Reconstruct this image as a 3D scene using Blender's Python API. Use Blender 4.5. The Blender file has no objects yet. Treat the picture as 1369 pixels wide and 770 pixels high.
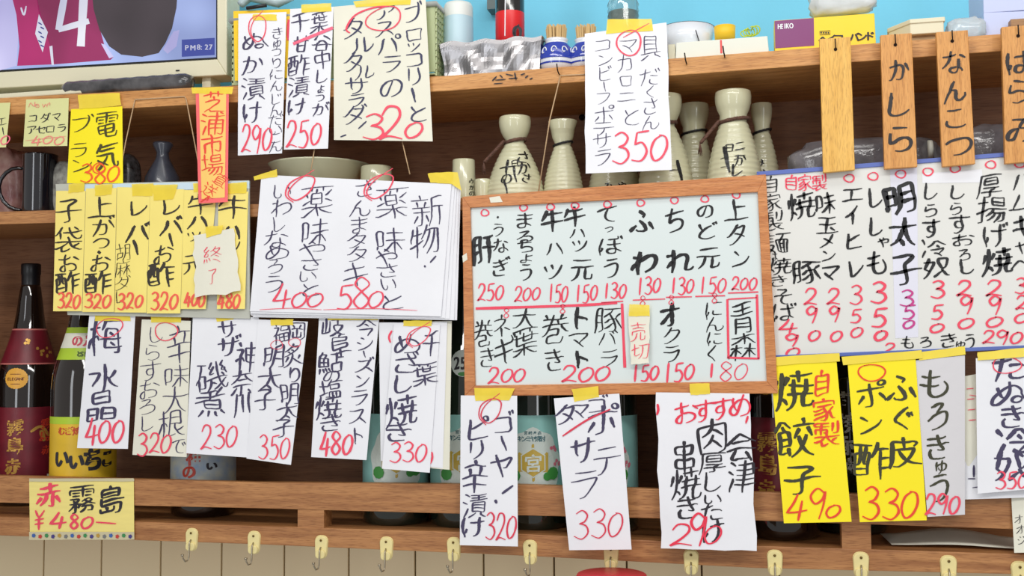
import bpy, math, random
import numpy as np
from mathutils import Vector, Matrix, noise

# ------------------------------------------------------------------ camera
F, PX, PY, D = 1400.0, 684.5, 385.0, 1.40          # focal length in px, picture centre, distance to the shelf front
XC = Vector((0.97506421, -0.01926599, -0.22108509))
YC = Vector((0.22182064, 0.05436354, 0.97357085))
UC = Vector((-0.00673783, -0.99833533, 0.05728154))
CAM = Vector((0.0, -D, 1.20))
scene = bpy.context.scene
cd = bpy.data.cameras.new('camera'); cam = bpy.data.objects.new('camera', cd)
scene.collection.objects.link(cam); scene.camera = cam
cd.sensor_fit = 'HORIZONTAL'; cd.sensor_width = 36.0; cd.lens = 36.0 * F / 1369.0
cd.clip_start = 0.02; cd.clip_end = 50
right = Vector((XC.x, YC.x, UC.x)); down = Vector((XC.y, YC.y, UC.y)); fwd = Vector((XC.z, YC.z, UC.z))
M = Matrix(((right.x, -down.x, -fwd.x, CAM.x), (right.y, -down.y, -fwd.y, CAM.y), (right.z, -down.z, -fwd.z, CAM.z), (0, 0, 0, 1)))
cam.matrix_world = M
# ------------------------------------------------------------------ light
w = bpy.data.worlds.new('world'); scene.world = w; w.use_nodes = True
w.node_tree.nodes['Background'].inputs[0].default_value = (1.0, 0.985, 0.96, 1)
w.node_tree.nodes['Background'].inputs[1].default_value = 0.66

def area(name, loc, target, sx, sy, power, col):
    l = bpy.data.lights.new(name, 'AREA'); l.shape = 'RECTANGLE'; l.size = sx; l.size_y = sy; l.energy = power; l.color = col
    o = bpy.data.objects.new(name, l); scene.collection.objects.link(o)
    o.location = loc; o.rotation_euler = (Vector(target) - Vector(loc)).to_track_quat('-Z', 'Y').to_euler()
area('ceiling_tube_light', (-0.45, -1.55, 2.35), (-0.1, 0, 1.15), 1.3, 0.14, 15, (1.0, 0.98, 0.94))
area('ceiling_tube_light', (0.75, -1.75, 2.35), (0.2, 0, 1.15), 1.3, 0.14, 15, (1.0, 0.98, 0.94))
area('shop_window_light', (-1.5, -2.9, 1.45), (0, 0, 1.2), 0.45, 1.7, 16, (0.92, 0.96, 1.0))
area('shop_window_light', (1.3, -3.0, 1.45), (0, 0, 1.2), 0.35, 1.7, 14, (0.92, 0.96, 1.0))
area('counter_ceiling_light', (0.1, -0.75, 2.55), (0.1, 0.1, 1.3), 1.6, 0.3, 9, (1.0, 0.97, 0.92))
vs = scene.view_settings
vs.view_transform = 'Standard'; vs.look = 'None'; vs.gamma = 1; vs.use_curve_mapping = False; vs.exposure = -0.6

# ------------------------------------------------------------------ helpers
R = random.Random(7)
def ray(px, py):
    d = Vector((px - PX, py - PY, F))
    return Vector((d.dot(XC), d.dot(YC), d.dot(UC)))
def P(px, py, Y=0.0):
    d = ray(px, py); return CAM + d * ((Y + D) / d.y)
def PZ(px, py, Z):
    d = ray(px, py); return CAM + d * ((Z - CAM.z) / d.z)
def pxm(px, py, Y):                                  # metres per pixel there
    return (P(px + 1, py, Y) - P(px, py, Y)).length

def lin(c):
    return tuple((v / 255 / 12.92) if v / 255 <= 0.04045 else ((v / 255 + 0.055) / 1.055) ** 2.4 for v in c) + (1,)
MATS = {}
def mat(name, rgb, rough=0.6, metal=0.0, var=0.0, vscale=20, bump=0.0, bscale=60, spec=0.5, alpha=1.0, trans=0.0, emit=None, stretch=None, coat=0.0, rgb2=None):
    if name in MATS: return MATS[name]
    m = bpy.data.materials.new(name); m.use_nodes = True; nt = m.node_tree; N = nt.nodes; L = nt.links
    b = N['Principled BSDF']; b.inputs['Roughness'].default_value = rough; b.inputs['Metallic'].default_value = metal
    b.inputs['Specular IOR Level'].default_value = spec; b.inputs['Alpha'].default_value = alpha
    b.inputs['Transmission Weight'].default_value = trans; b.inputs['Coat Weight'].default_value = coat
    base = lin(rgb); b.inputs['Base Color'].default_value = base
    tc = N.new('ShaderNodeTexCoord'); mp = N.new('ShaderNodeMapping'); L.new(tc.outputs['Object'], mp.inputs[0])
    if stretch: mp.inputs['Scale'].default_value = stretch
    if var > 0:
        nz = N.new('ShaderNodeTexNoise'); nz.inputs['Scale'].default_value = vscale; nz.inputs['Detail'].default_value = 6
        L.new(mp.outputs[0], nz.inputs['Vector'])
        cr = N.new('ShaderNodeValToRGB'); L.new(nz.outputs['Fac'], cr.inputs[0])
        cr.color_ramp.elements[0].position = 0.3; cr.color_ramp.elements[1].position = 0.7
        c2 = lin(rgb2) if rgb2 else tuple(min(1, v * (1 + var)) for v in base[:3]) + (1,)
        c1 = base if rgb2 else tuple(v * (1 - var) for v in base[:3]) + (1,)
        cr.color_ramp.elements[0].color = c1; cr.color_ramp.elements[1].color = c2
        L.new(cr.outputs[0], b.inputs['Base Color'])
    else:
        nz = N.new('ShaderNodeTexNoise'); nz.inputs['Scale'].default_value = bscale; L.new(mp.outputs[0], nz.inputs['Vector'])
        mr = N.new('ShaderNodeMapRange'); mr.inputs['To Min'].default_value = max(0.02, rough - 0.05); mr.inputs['To Max'].default_value = min(1, rough + 0.05)
        L.new(nz.outputs['Fac'], mr.inputs[0]); L.new(mr.outputs[0], b.inputs['Roughness'])
    if bump > 0:
        n2 = N.new('ShaderNodeTexNoise'); n2.inputs['Scale'].default_value = bscale; n2.inputs['Detail'].default_value = 4
        L.new(mp.outputs[0], n2.inputs['Vector'])
        bp = N.new('ShaderNodeBump'); bp.inputs['Strength'].default_value = bump; bp.inputs['Distance'].default_value = 0.002
        L.new(n2.outputs['Fac'], bp.inputs['Height']); L.new(bp.outputs[0], b.inputs['Normal'])
    if emit:
        b.inputs['Emission Color'].default_value = lin(rgb); b.inputs['Emission Strength'].default_value = emit
        b.inputs['Base Color'].default_value = (0.01, 0.01, 0.01, 1)
        for lk in list(b.inputs['Base Color'].links): L.remove(lk)
        en = N.new('ShaderNodeTexNoise'); en.inputs['Scale'].default_value = 9; en.inputs['Detail'].default_value = 1; L.new(tc.outputs['Object'], en.inputs['Vector'])
        er = N.new('ShaderNodeValToRGB'); L.new(en.outputs['Fac'], er.inputs[0]); er.color_ramp.elements[0].position = .35; er.color_ramp.elements[1].position = .65
        er.color_ramp.elements[0].color = tuple(v * .72 for v in lin(rgb)[:3]) + (1,); er.color_ramp.elements[1].color = tuple(min(1, v * 1.18 + .01) for v in lin(rgb)[:3]) + (1,)
        L.new(er.outputs[0], b.inputs['Emission Color'])
    MATS[name] = m; return m
def wood(name, dark, light, vertical=False, rough=0.5, scale=9):
    s = (14, 14, 1.0) if vertical else (1.0, 14, 14)
    m = mat(name, dark, rough, var=0.2, vscale=scale, bump=0.25, bscale=scale * 2, stretch=s, rgb2=light)
    nt = m.node_tree; N = nt.nodes; L = nt.links
    cr = [n for n in N if n.type == 'VALTORGB'][0]; mp = [n for n in N if n.type == 'MAPPING'][0]
    n = N.new('ShaderNodeTexNoise'); n.inputs['Scale'].default_value = scale * 7; n.inputs['Detail'].default_value = 8; L.new(mp.outputs[0], n.inputs['Vector'])
    r = N.new('ShaderNodeValToRGB'); L.new(n.outputs['Fac'], r.inputs[0]); r.color_ramp.elements[0].position = 0.35; r.color_ramp.elements[1].position = 0.5
    r.color_ramp.elements[0].color = (0.62, 0.55, 0.5, 1)
    mx = N.new('ShaderNodeMixRGB'); mx.blend_type = 'MULTIPLY'; mx.inputs[0].default_value = 0.8
    L.new(cr.outputs[0], mx.inputs[1]); L.new(r.outputs[0], mx.inputs[2]); L.new(mx.outputs[0], N['Principled BSDF'].inputs['Base Color'])
    return m

class MB:
    def __init__(s): s.v = []; s.f = []; s.sm = []
    def add(s, vs, fs, smooth=False):
        n = len(s.v); s.v += [tuple(v) for v in vs]; s.f += [tuple(i + n for i in f) for f in fs]; s.sm += [smooth] * len(fs); return s
    def hexa(s, b):                                   # 8 points: front TL TR BR BL, back TL TR BR BL
        return s.add(b, [(3, 2, 1, 0), (4, 5, 6, 7), (0, 1, 5, 4), (2, 3, 7, 6), (1, 2, 6, 5), (3, 0, 4, 7)])
    def box(s, x0, x1, y0, y1, z0, z1):
        return s.hexa([(x0, y0, z1), (x1, y0, z1), (x1, y0, z0), (x0, y0, z0), (x0, y1, z1), (x1, y1, z1), (x1, y1, z0), (x0, y1, z0)])
    def lathe(s, prof, c, seg=32, axis='z', smooth=True, a0=0, a1=2 * math.pi):
        full = abs(a1 - a0 - 2 * math.pi) < 1e-6; n = seg if full else seg + 1; vs = []; fs = []
        for r, h in prof:
            for i in range(n):
                a = a0 + (a1 - a0) * i / seg
                q = (r * math.cos(a), r * math.sin(a), h) if axis == 'z' else (h, r * math.cos(a), r * math.sin(a)) if axis == 'x' else (r * math.cos(a), h, r * math.sin(a))
                vs.append((c[0] + q[0], c[1] + q[1], c[2] + q[2]))
        for j in range(len(prof) - 1):
            for i in range(seg):
                k = (i + 1) % n; fs.append((j * n + i, j * n + k, (j + 1) * n + k, (j + 1) * n + i))
        return s.add(vs, fs, smooth)
    def tube(s, pts, r, seg=8, smooth=True):
        pts = [Vector(p) for p in pts]; vs = []; fs = []; prev = Vector((0.3, 0.5, 0.81)).normalized()
        for i, p in enumerate(pts):
            t = (pts[min(i + 1, len(pts) - 1)] - pts[max(i - 1, 0)]).normalized()
            a = prev - t * prev.dot(t)
            if a.length < 1e-4: a = t.orthogonal()
            a.normalize(); b = t.cross(a); prev = a
            rr = r[i] if isinstance(r, (list, tuple)) else r
            for k in range(seg):
                th = 2 * math.pi * k / seg; vs.append(p + a * (rr * math.cos(th)) + b * (rr * math.sin(th)))
        for i in range(len(pts) - 1):
            for k in range(seg):
                l = (k + 1) % seg; fs.append((i * seg + k, i * seg + l, (i + 1) * seg + l, (i + 1) * seg + k))
        fs.append(tuple(range(seg))[::-1]); fs.append(tuple((len(pts) - 1) * seg + k for k in range(seg)))
        return s.add(vs, fs, smooth)
    def build(s, name, m, parent=None, loc=None, mods=None, bevel=0.0, solid=0.0, subsurf=0):
        if loc is None:
            if parent is not None: loc = Vector((0, 0, 0))
            else:
                n = max(1, len(s.v)); loc = Vector((sum(v[0] for v in s.v) / n, sum(v[1] for v in s.v) / n, min(v[2] for v in s.v)))
        base = PL.get(parent.name, Vector((0, 0, 0))) if parent else Vector((0, 0, 0))
        loc = Vector(loc) if parent is None else base
        me = bpy.data.meshes.new(name); me.from_pydata([tuple(Vector(v) - loc) for v in s.v], [], s.f); me.update()
        for p, q in zip(me.polygons, s.sm): p.use_smooth = q
        me.materials.append(m)
        o = bpy.data.objects.new(name, me); scene.collection.objects.link(o)
        if parent is None: o.location = loc
        else: o.parent = parent
        PL[o.name] = loc
        if solid:
            q = o.modifiers.new('thickness', 'SOLIDIFY'); q.thickness = solid; q.offset = -1
        if bevel:
            q = o.modifiers.new('bevel', 'BEVEL'); q.width = bevel; q.segments = 2; q.limit_method = 'ANGLE'; q.angle_limit = 0.7
        if subsurf:
            q = o.modifiers.new('sub', 'SUBSURF'); q.levels = subsurf; q.render_levels = subsurf
        return o
PL = {}
def root(name, loc):
    o = bpy.data.objects.new(name, None); o.empty_display_size = 0.02; scene.collection.objects.link(o); o.location = loc; PL[o.name] = Vector(loc); return o
def tag(o, label=None, cat=None, group=None, kind=None):
    if label: o['label'] = label
    if cat: o['category'] = cat
    if group: o['group'] = group
    if kind: o['kind'] = kind
    return o

# ------------------------------------------------------------------ handwriting
GL = {}
def glyph(ch):                                       # outline loops of a character in a 0..1 box, y downwards
    if ch in GL: return GL[ch]
    c = bpy.data.curves.new('glyph', 'FONT'); c.body = ch
    o = bpy.data.objects.new('glyph', c); scene.collection.objects.link(o)
    cu = o.to_curve(bpy.context.evaluated_depsgraph_get()); loops = []
    for s in cu.splines:
        B = s.bezier_points; n = len(B); L = []
        for i in range(n):
            a, b = B[i], B[(i + 1) % n]; p0, p1, p2, p3 = a.co, a.handle_right, b.handle_left, b.co
            ln = (p3 - p0).length
            straight = abs((p1 - p0).cross(p3 - p0).z) < 1e-4 and abs((p2 - p0).cross(p3 - p0).z) < 1e-4
            k = max(1, min(5, int(ln / 0.16) + 1)) if straight else max(2, min(5, int(ln / 0.07) + 1))
            for j in range(k):
                t = j / k; u = 1 - t
                q = p0 * u ** 3 + p1 * (3 * u * u * t) + p2 * (3 * u * t * t) + p3 * t ** 3
                L.append((q.x, 0.88 - q.y))
        loops.append(L)
    o.to_curve_clear(); bpy.data.objects.remove(o); bpy.data.curves.remove(c)
    GL[ch] = loops; return loops

SK = {}
def skeleton(ch):
    """centre lines of a character's strokes (0..1 box, y down), so that it can be brushed instead of printed"""
    if ch in SK: return SK[ch]
    loops = glyph(ch); N = 104; O = 8; S = N - 2 * O
    g = np.zeros((N, N), bool); xs = (np.arange(N) + .5 - O) / S
    X, Y = np.meshgrid(xs, xs)
    for L in loops:
        for (x0, y0), (x1, y1) in zip(L, L[1:] + L[:1]):
            if y0 == y1: continue
            rows = (xs >= min(y0, y1)) & (xs < max(y0, y1))
            if rows.any():
                xi = x0 + (x1 - x0) * (xs[rows] - y0) / (y1 - y0); g[rows] ^= (X[rows] < xi[:, None])
    def nb(a):
        p = np.pad(a, 1).astype(np.uint8)
        return [p[:-2, 1:-1], p[:-2, 2:], p[1:-1, 2:], p[2:, 2:], p[2:, 1:-1], p[2:, :-2], p[1:-1, :-2], p[:-2, :-2]]
    for _ in range(40):
        ch_ = False
        for k in (0, 1):
            P_ = nb(g); B = sum(p.astype(int) for p in P_); A = sum(((P_[i] == 0) & (P_[(i + 1) % 8] == 1)).astype(int) for i in range(8))
            a, b = ((P_[0] * P_[2] * P_[4], P_[2] * P_[4] * P_[6]) if k == 0 else (P_[0] * P_[2] * P_[6], P_[0] * P_[4] * P_[6]))
            m = g & (B >= 2) & (B <= 6) & (A == 1) & (a == 0) & (b == 0)
            if m.any(): g &= ~m; ch_ = True
        if not ch_: break
    px = set(zip(*[v.tolist() for v in np.nonzero(g)])); G = {}
    for (y, x) in px:
        e = []
        for dy in (-1, 0, 1):
            for dx in (-1, 0, 1):
                q = (y + dy, x + dx)
                if (dy or dx) and q in px:
                    if dy and dx and ((y + dy, x) in px or (y, x + dx) in px): continue
                    e.append(q)
        G[(y, x)] = e
    nodes = {p for p in px if len(G[p]) != 2}; paths = []; seen = set()
    for p in sorted(nodes):
        for q in G[p]:
            if (p, q) in seen: continue
            path = [p, q]; seen.add((p, q))
            while path[-1] not in nodes:
                nx_ = [v for v in G[path[-1]] if v != path[-2]]
                if not nx_: break
                path.append(nx_[0])
            seen.add((path[-1], path[-2])); paths.append(path)
    used = {v for p in paths for v in p}
    rest = sorted(v for v in px if v not in used and v not in nodes)
    while rest:
        p = min(rest); path = [p]; cur = G[p][0] if G[p] else p
        while cur != p and cur not in path:
            path.append(cur); n2 = [v for v in G[cur] if v not in path[-3:-1] and v != path[-2]]
            cur = n2[0] if n2 else p
        path.append(p); paths.append(path); st = set(path); rest = [v for v in rest if v not in st]
    # collapse short links between junctions, drop spurs
    par = {}
    def fd(v):
        while par.get(v, v) != v: v = par[v]
        return v
    deg = lambda v: len(G[v])
    keep = []
    for p in paths:
        a, b = p[0], p[-1]
        if a != b and deg(a) > 2 and deg(b) > 2 and len(p) <= 7: par[fd(a)] = fd(b)
        elif (deg(a) == 1) != (deg(b) == 1) and len(p) <= 6: continue
        else: keep.append(p)
    grp = {}
    for p in keep:
        for v in (p[0], p[-1]): grp.setdefault(fd(v), set()).add(v)
    for v in list(par): grp.setdefault(fd(v), set()).add(v)
    cen = {k: (sum(v[0] for v in vs) / len(vs), sum(v[1] for v in vs) / len(vs)) for k, vs in grp.items()}
    segs = []
    for p in keep:
        q = [tuple(map(float, v)) for v in p]; a, b = fd(p[0]), fd(p[-1])
        if len(q) > 8 and deg(p[0]) > 2: q = q[3:]
        if len(q) > 8 and deg(p[-1]) > 2: q = q[:-3]
        q = [cen[a]] + q[1:-1] + [cen[b]] if len(q) > 2 else [cen[a], cen[b]]
        segs.append([a, b, q])
    # join the branches that run straight on through a junction
    alive = {i: s_ for i, s_ in enumerate(segs) if len(s_[2]) > 1}
    def dirn(s_, end):
        q = s_[2] if end == 0 else s_[2][::-1]; k = min(len(q) - 1, 9); d = (q[k][0] - q[0][0], q[k][1] - q[0][1]); l = math.hypot(*d) or 1; return (d[0] / l, d[1] / l)
    nid = len(segs)
    for node in sorted(cen):
        while True:
            inc = [(i, e) for i, s_ in alive.items() for e in (0, 1) if s_[e] == node and s_[0] != s_[1]]
            best = None
            for m_ in range(len(inc)):
                for n_ in range(m_):
                    (i, e), (j, f_) = inc[m_], inc[n_]
                    if i == j: continue
                    d, d2 = dirn(alive[i], e), dirn(alive[j], f_); c = d[0] * d2[0] + d[1] * d2[1]
                    if best is None or c < best[0]: best = (c, i, e, j, f_)
            if best is None or not (best[0] < -0.75 or len(inc) == 2): break
            c, i, e, j, f_ = best; A_ = alive.pop(i); B_ = alive.pop(j)
            qa = A_[2] if e == 1 else A_[2][::-1]; qb = B_[2] if f_ == 0 else B_[2][::-1]
            alive[nid] = [A_[0] if e == 1 else A_[1], B_[1] if f_ == 0 else B_[0], qa + qb[1:]]; nid += 1
            if alive[nid - 1][0] == alive[nid - 1][1]: break
    endc = {}
    for s_ in alive.values():
        for e in (0, 1): endc[s_[e]] = endc.get(s_[e], 0) + 1
    out = []
    for s_ in alive.values():
        q = s_[2]
        if len(q) > 6:
            for _ in range(2): q = [q[0]] + [((q[i - 1][0] + q[i][0] + q[i + 1][0]) / 3, (q[i - 1][1] + q[i][1] + q[i + 1][1]) / 3) for i in range(1, len(q) - 1)] + [q[-1]]
        for e in (0, -1):
            if (s_[0] if e == 0 else s_[1]) in par or s_[0] == s_[1]: continue
            if deg(s_[0] if e == 0 else s_[1]) > 1: continue
            a = q[e]; b_ = q[min(len(q) - 1, 5)] if e == 0 else q[max(-len(q), -6)]; l = math.hypot(a[0] - b_[0], a[1] - b_[1]) or 1
            w_ = (a[0] + (a[0] - b_[0]) / l * 3.2, a[1] + (a[1] - b_[1]) / l * 3.2); q = [w_] + q if e == 0 else q + [w_]
        n = max(2, min(14, int(len(q) / 5.5) + 2)); idx = [round(k * (len(q) - 1) / (n - 1)) for k in range(n)]; q = [q[k] for k in idx]
        q = [((v[1] + .5 - O) / S, (v[0] + .5 - O) / S) for v in q]
        if (q[-1][0] - q[0][0]) * .9 + (q[-1][1] - q[0][1]) < 0: q = q[::-1]
        out.append(q)
    SK[ch] = out; return out
def char(out, ch, cx, cy, w, h=None, rot=0.0, thick=0.0, rough=1.0):
    """one handwritten character, brushed stroke by stroke (printed outline when rough < 1)"""
    if rough < 1: return char_print(out, ch, cx, cy, w, h, rot, thick, rough)
    h = h or w; sd = R.uniform(0, 100)
    if ch == 'ー': rot += 84
    if ch == 'ー': thick += .02
    if ch == '・': stroke(out, [(cx - w * .12, cy - w * .08), (cx + w * .14, cy + w * .12)], w * .26, taper=.8); return
    rot += R.uniform(-3, 3); sk = 0.13 + R.uniform(-0.04, 0.05); c_, s_ = math.cos(math.radians(rot)), math.sin(math.radians(rot))
    W, H = w * 1.16, h * 1.12; st = skeleton(ch); dense = max(0.62, min(1.0, 1.12 - len(st) * 0.03))
    bw = (0.083 + 2.0 * thick) * math.sqrt(w * h) * dense
    for q in st:
        ln = sum(math.hypot(q[i + 1][0] - q[i][0], q[i + 1][1] - q[i][1]) for i in range(len(q) - 1))
        if ln < .05 and len(st) > 3: continue
        jx, jy = R.uniform(-.012, .012), R.uniform(-.012, .012); pts = []
        for x, y in q:
            v = noise.noise_vector(Vector((x * 1.8 + sd, y * 1.8, 3.1))); x += v.x * .085 + jx - .5; y += v.y * .085 + jy - .5
            a, b = x * W, (y - sk * x) * H; pts.append((cx + a * c_ - b * s_, cy + a * s_ + b * c_))
        dx, dy = pts[-1][0] - pts[0][0], pts[-1][1] - pts[0][1]; l = math.hypot(dx, dy)
        if l > .3 * w:                                  # overshoot of a quick hand
            k = R.uniform(.0, .07); pts[-1] = (pts[-1][0] + (pts[-1][0] - pts[-2][0]) * k * 2, pts[-1][1] + (pts[-1][1] - pts[-2][1]) * k * 2)
        brush(out, pts, bw * R.uniform(.88, 1.12))
def brush(out, pts, w):
    p = smooth(pts, 4) if len(pts) > 2 else [tuple(pts[0][a] + (pts[1][a] - pts[0][a]) * t / 5 for a in (0, 1)) for t in range(6)]
    n = len(p); Lf = []; Rt = []; sd = R.uniform(0, 50)
    for i in range(n):
        a = p[max(0, i - 1)]; b = p[min(n - 1, i + 1)]; tx, ty = b[0] - a[0], b[1] - a[1]; l = math.hypot(tx, ty) or 1
        nx, ny = -ty / l, tx / l; t = i / (n - 1)
        pr = (0.62 + 2.6 * t if t < .15 else 1.0 if t < .3 else 1.0 - .55 * ((t - .3) / .7) ** 1.6)
        h = w * .5 * pr * (0.62 + 0.52 * abs(nx)) * (1 + .2 * noise.noise(Vector((i * .3, sd, 0))))
        Lf.append((p[i][0] + nx * h, p[i][1] + ny * h)); Rt.append((p[i][0] - nx * h, p[i][1] - ny * h))
    out.append(('s', Lf, Rt))

def char_print(out, ch, cx, cy, w, h=None, rot=0.0, thick=0.0, rough=1.0):
    """append to out the displaced outline loops of one written character"""
    h = h or w; loops = glyph(ch); sd = R.uniform(0, 100)
    if ch == 'ー' or ch == '-': rot += 82 if ch == 'ー' else 0
    small = ch in 'ょゃゅっャッ'
    rot += R.uniform(-3, 3) * rough
    sk = (0.13 + R.uniform(-0.04, 0.05)) * min(1, rough); cr, sr = math.cos(math.radians(rot)), math.sin(math.radians(rot))
    W, H = w * 1.14, h * 1.10
    res = []
    ar = [0.5 * sum(L[i][0] * L[(i + 1) % len(L)][1] - L[(i + 1) % len(L)][0] * L[i][1] for i in range(len(L))) for L in loops]
    big = max(ar, key=abs); sg = -1 if big < 0 else 1; tot = sum(len(L) for L in loops)
    kx = max(0.25, min(1.0, 1.25 - tot / 190.0))        # dense characters keep thinner, calmer strokes
    for L, a_ in zip(loops, ar):
        n = len(L); hole = (a_ > 0) != (big > 0); lim = 0.10 * math.sqrt(abs(a_)) if hole else 1.0
        Q = []
        for i in range(n):
            x, y = L[i]; a = L[i - 1]; b = L[(i + 1) % n]
            tx, ty = b[0] - a[0], b[1] - a[1]; l = math.hypot(tx, ty) or 1
            nx, ny = ty / l, -tx / l                     # outward or inward by orientation
            nz = noise.noise(Vector((x * 3.0 + sd, y * 3.0, sd)))
            amp = (max(thick, 0) * kx + min(thick, 0)) + kx * (0.018 * abs(nx) - 0.012 * abs(ny) + 0.022 * rough * nz)
            amp = max(-0.02, min(amp, lim)) * sg
            x += nx * amp; y += ny * amp
            v = noise.noise_vector(Vector((x * 1.6 + sd, y * 1.6, 3.1)))
            x += v.x * 0.075 * rough; y += v.y * 0.075 * rough
            x -= 0.5; y -= 0.5
            X = x * W; Y = (y - sk * x) * H
            Q.append((cx + X * cr - Y * sr, cy + X * sr + Y * cr))
        res.append(Q)
    out.append(res)
def col(out, txt, x0, y0, x1, y1, w, h=None, thick=0.0, rough=1.0):
    """a column of characters, centres running from (x0,y0) to (x1,y1)"""
    n = len(txt); p = (abs(y1 - y0) + abs(x1 - x0) * 0) / max(1, n - 1)
    for i, ch in enumerate(txt):
        t = i / max(1, n - 1)
        if ch == ' ': continue
        s = 0.72 if ch in 'ょゃゅっャッ' else 1.0
        char(out, ch, x0 + (x1 - x0) * t + (w * .08 if s < 1 else 0), y0 + (y1 - y0) * t, w * s, (h or p * 0.95) * s, thick=thick, rough=rough)

DG = {'0': [[(.6, .03), (.22, .22), (.06, .62), (.28, .96), (.68, .84), (.93, .45), (.82, .1), (.45, .02)]],
      '1': [[(.55, 0), (.5, .5), (.48, 1)]],
      '2': [[(.08, .28), (.3, .03), (.7, .06), (.8, .32), (.5, .66), (.04, .98), (.04, .98), (.4, .88), (.98, .96)]],
      '3': [[(.1, .12), (.48, .0), (.82, .16), (.68, .38), (.36, .46), (.36, .46), (.78, .54), (.92, .78), (.55, 1), (.04, .9)]],
      '4': [[(.5, 0), (.32, .35), (.04, .7), (.04, .7), (.5, .68), (1, .6)], [(.72, .25), (.66, .65), (.6, 1)]],
      '5': [[(.28, .06), (.22, .44), (.22, .44), (.6, .38), (.88, .66), (.6, .96), (.06, .94)], [(.28, .06), (.95, .0)]],
      '8': [[(.8, .14), (.42, .0), (.14, .22), (.5, .47), (.88, .75), (.5, 1), (.12, .78), (.42, .5), (.84, .26), (.74, .1)]],
      '9': [[(.86, .16), (.45, 0), (.1, .25), (.36, .5), (.74, .36), (.88, .1), (.82, .55), (.62, 1)]],
      '6': [[(.7, 0), (.2, .4), (.1, .8), (.5, 1), (.85, .75), (.5, .52), (.15, .75)]],
      'o': [[(.5, .0), (.05, .4), (.3, .95), (.85, .75), (.95, .25), (.5, 0)]],
      '-': [[(0, .5), (.5, .45), (1, .42)]],
      'O': [[(.15, 1.0), (.0, .55), (.25, .08), (.75, .0), (1.0, .3), (.7, .8), (.25, .95), (.08, .55), (.4, .15), (1.08, -.12)]],
      '¥': [[(.1, 0), (.45, .35), (.9, 0)], [(.45, .35), (.5, 1)], [(.1, .5), (.9, .42)], [(.1, .72), (.9, .64)]],
      '!': [[(.8, 0), (.3, .65)], [(.12, .85), (.18, 1)]]}
def smooth(pts, k=5):
    out = []; n = len(pts)
    for i in range(n - 1):
        p0 = pts[max(0, i - 1)]; p1 = pts[i]; p2 = pts[i + 1]; p3 = pts[min(n - 1, i + 2)]
        if p1 == p2: continue
        if p0 == p1 and i: p0 = p1
        for j in range(k):
            t = j / k; t2 = t * t; t3 = t2 * t
            out.append(tuple(0.5 * (2 * p1[a] + (p2[a] - p0[a]) * t + (2 * p0[a] - 5 * p1[a] + 4 * p2[a] - p3[a]) * t2 + (3 * p1[a] - p0[a] - 3 * p2[a] + p3[a]) * t3) for a in (0, 1)))
    out.append(pts[-1]); return out
def stroke(out, pts, w, sm=True, taper=0.45):
    """a brush stroke as one outline loop per quad strip; stored as ('s', left, right)"""
    p = smooth(pts) if sm and len(pts) > 2 else [tuple(a) for a in pts]
    if len(p) == 2: p = [tuple(p[0][a] + (p[1][a] - p[0][a]) * t / 4 for a in (0, 1)) for t in range(5)]
    n = len(p); Lf = []; Rt = []; sd = R.uniform(0, 50)
    for i in range(n):
        a = p[max(0, i - 1)]; b = p[min(n - 1, i + 1)]; tx, ty = b[0] - a[0], b[1] - a[1]; l = math.hypot(tx, ty) or 1
        nx, ny = -ty / l, tx / l; t = i / (n - 1)
        h = w * 0.5 * (taper + (1 - taper) * min(1, 4 * t + .3) * min(1, 3.5 * (1 - t) + .2)) * (0.78 + 0.34 * abs(nx)) * (1 + 0.25 * noise.noise(Vector((i * .35, sd, 0))))
        Lf.append((p[i][0] + nx * h, p[i][1] + ny * h)); Rt.append((p[i][0] - nx * h, p[i][1] - ny * h))
    out.append(('s', Lf, Rt))
def num(out, txt, x0, y0, x1, y1, w, tilt=0.0):
    """digits filling the box; tilt = rise to the right"""
    n = len(txt); cw = (x1 - x0) / n
    for i, ch in enumerate(txt):
        jx = R.uniform(-.04, .04) * cw; jy = R.uniform(-.04, .04) * (y1 - y0); sc = R.uniform(.94, 1.06)
        sh = 0.86 if ch == '0' and n > 1 else 1.0
        hh = (y1 - y0) * sc * sh; yy = y0 + (y1 - y0) * (1 - sh) * 0.6 + jy - tilt * i
        for s in DG[ch]:
            stroke(out, [(x0 + cw * i + jx + cw * (.04 + .94 * a + .10 * (.5 - b)), yy + hh * b) for a, b in s], w)
def ell(out, cx, cy, rx, ry, w, rot=0, turn=1.08, a0=-2.2):
    c, s = math.cos(math.radians(rot)), math.sin(math.radians(rot)); pts = []
    for i in range(15):
        a = a0 + 2 * math.pi * turn * i / 14; q = 1 + 0.05 * math.sin(3 * a + cx)
        x, y = rx * q * math.cos(a), ry * q * math.sin(a); pts.append((cx + x * c - y * s, cy + x * s + y * c))
    stroke(out, pts, w)
def swirl(out, cx, cy, rx, ry, w, rot=-20):
    c, s = math.cos(math.radians(rot)), math.sin(math.radians(rot))
    pts = [((a - .5) * 2 * rx, (b - .5) * 2 * ry) for a, b in DG['O'][0]]
    stroke(out, [(cx + x * c - y * s, cy + x * s + y * c) for x, y in pts], w)

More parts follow.
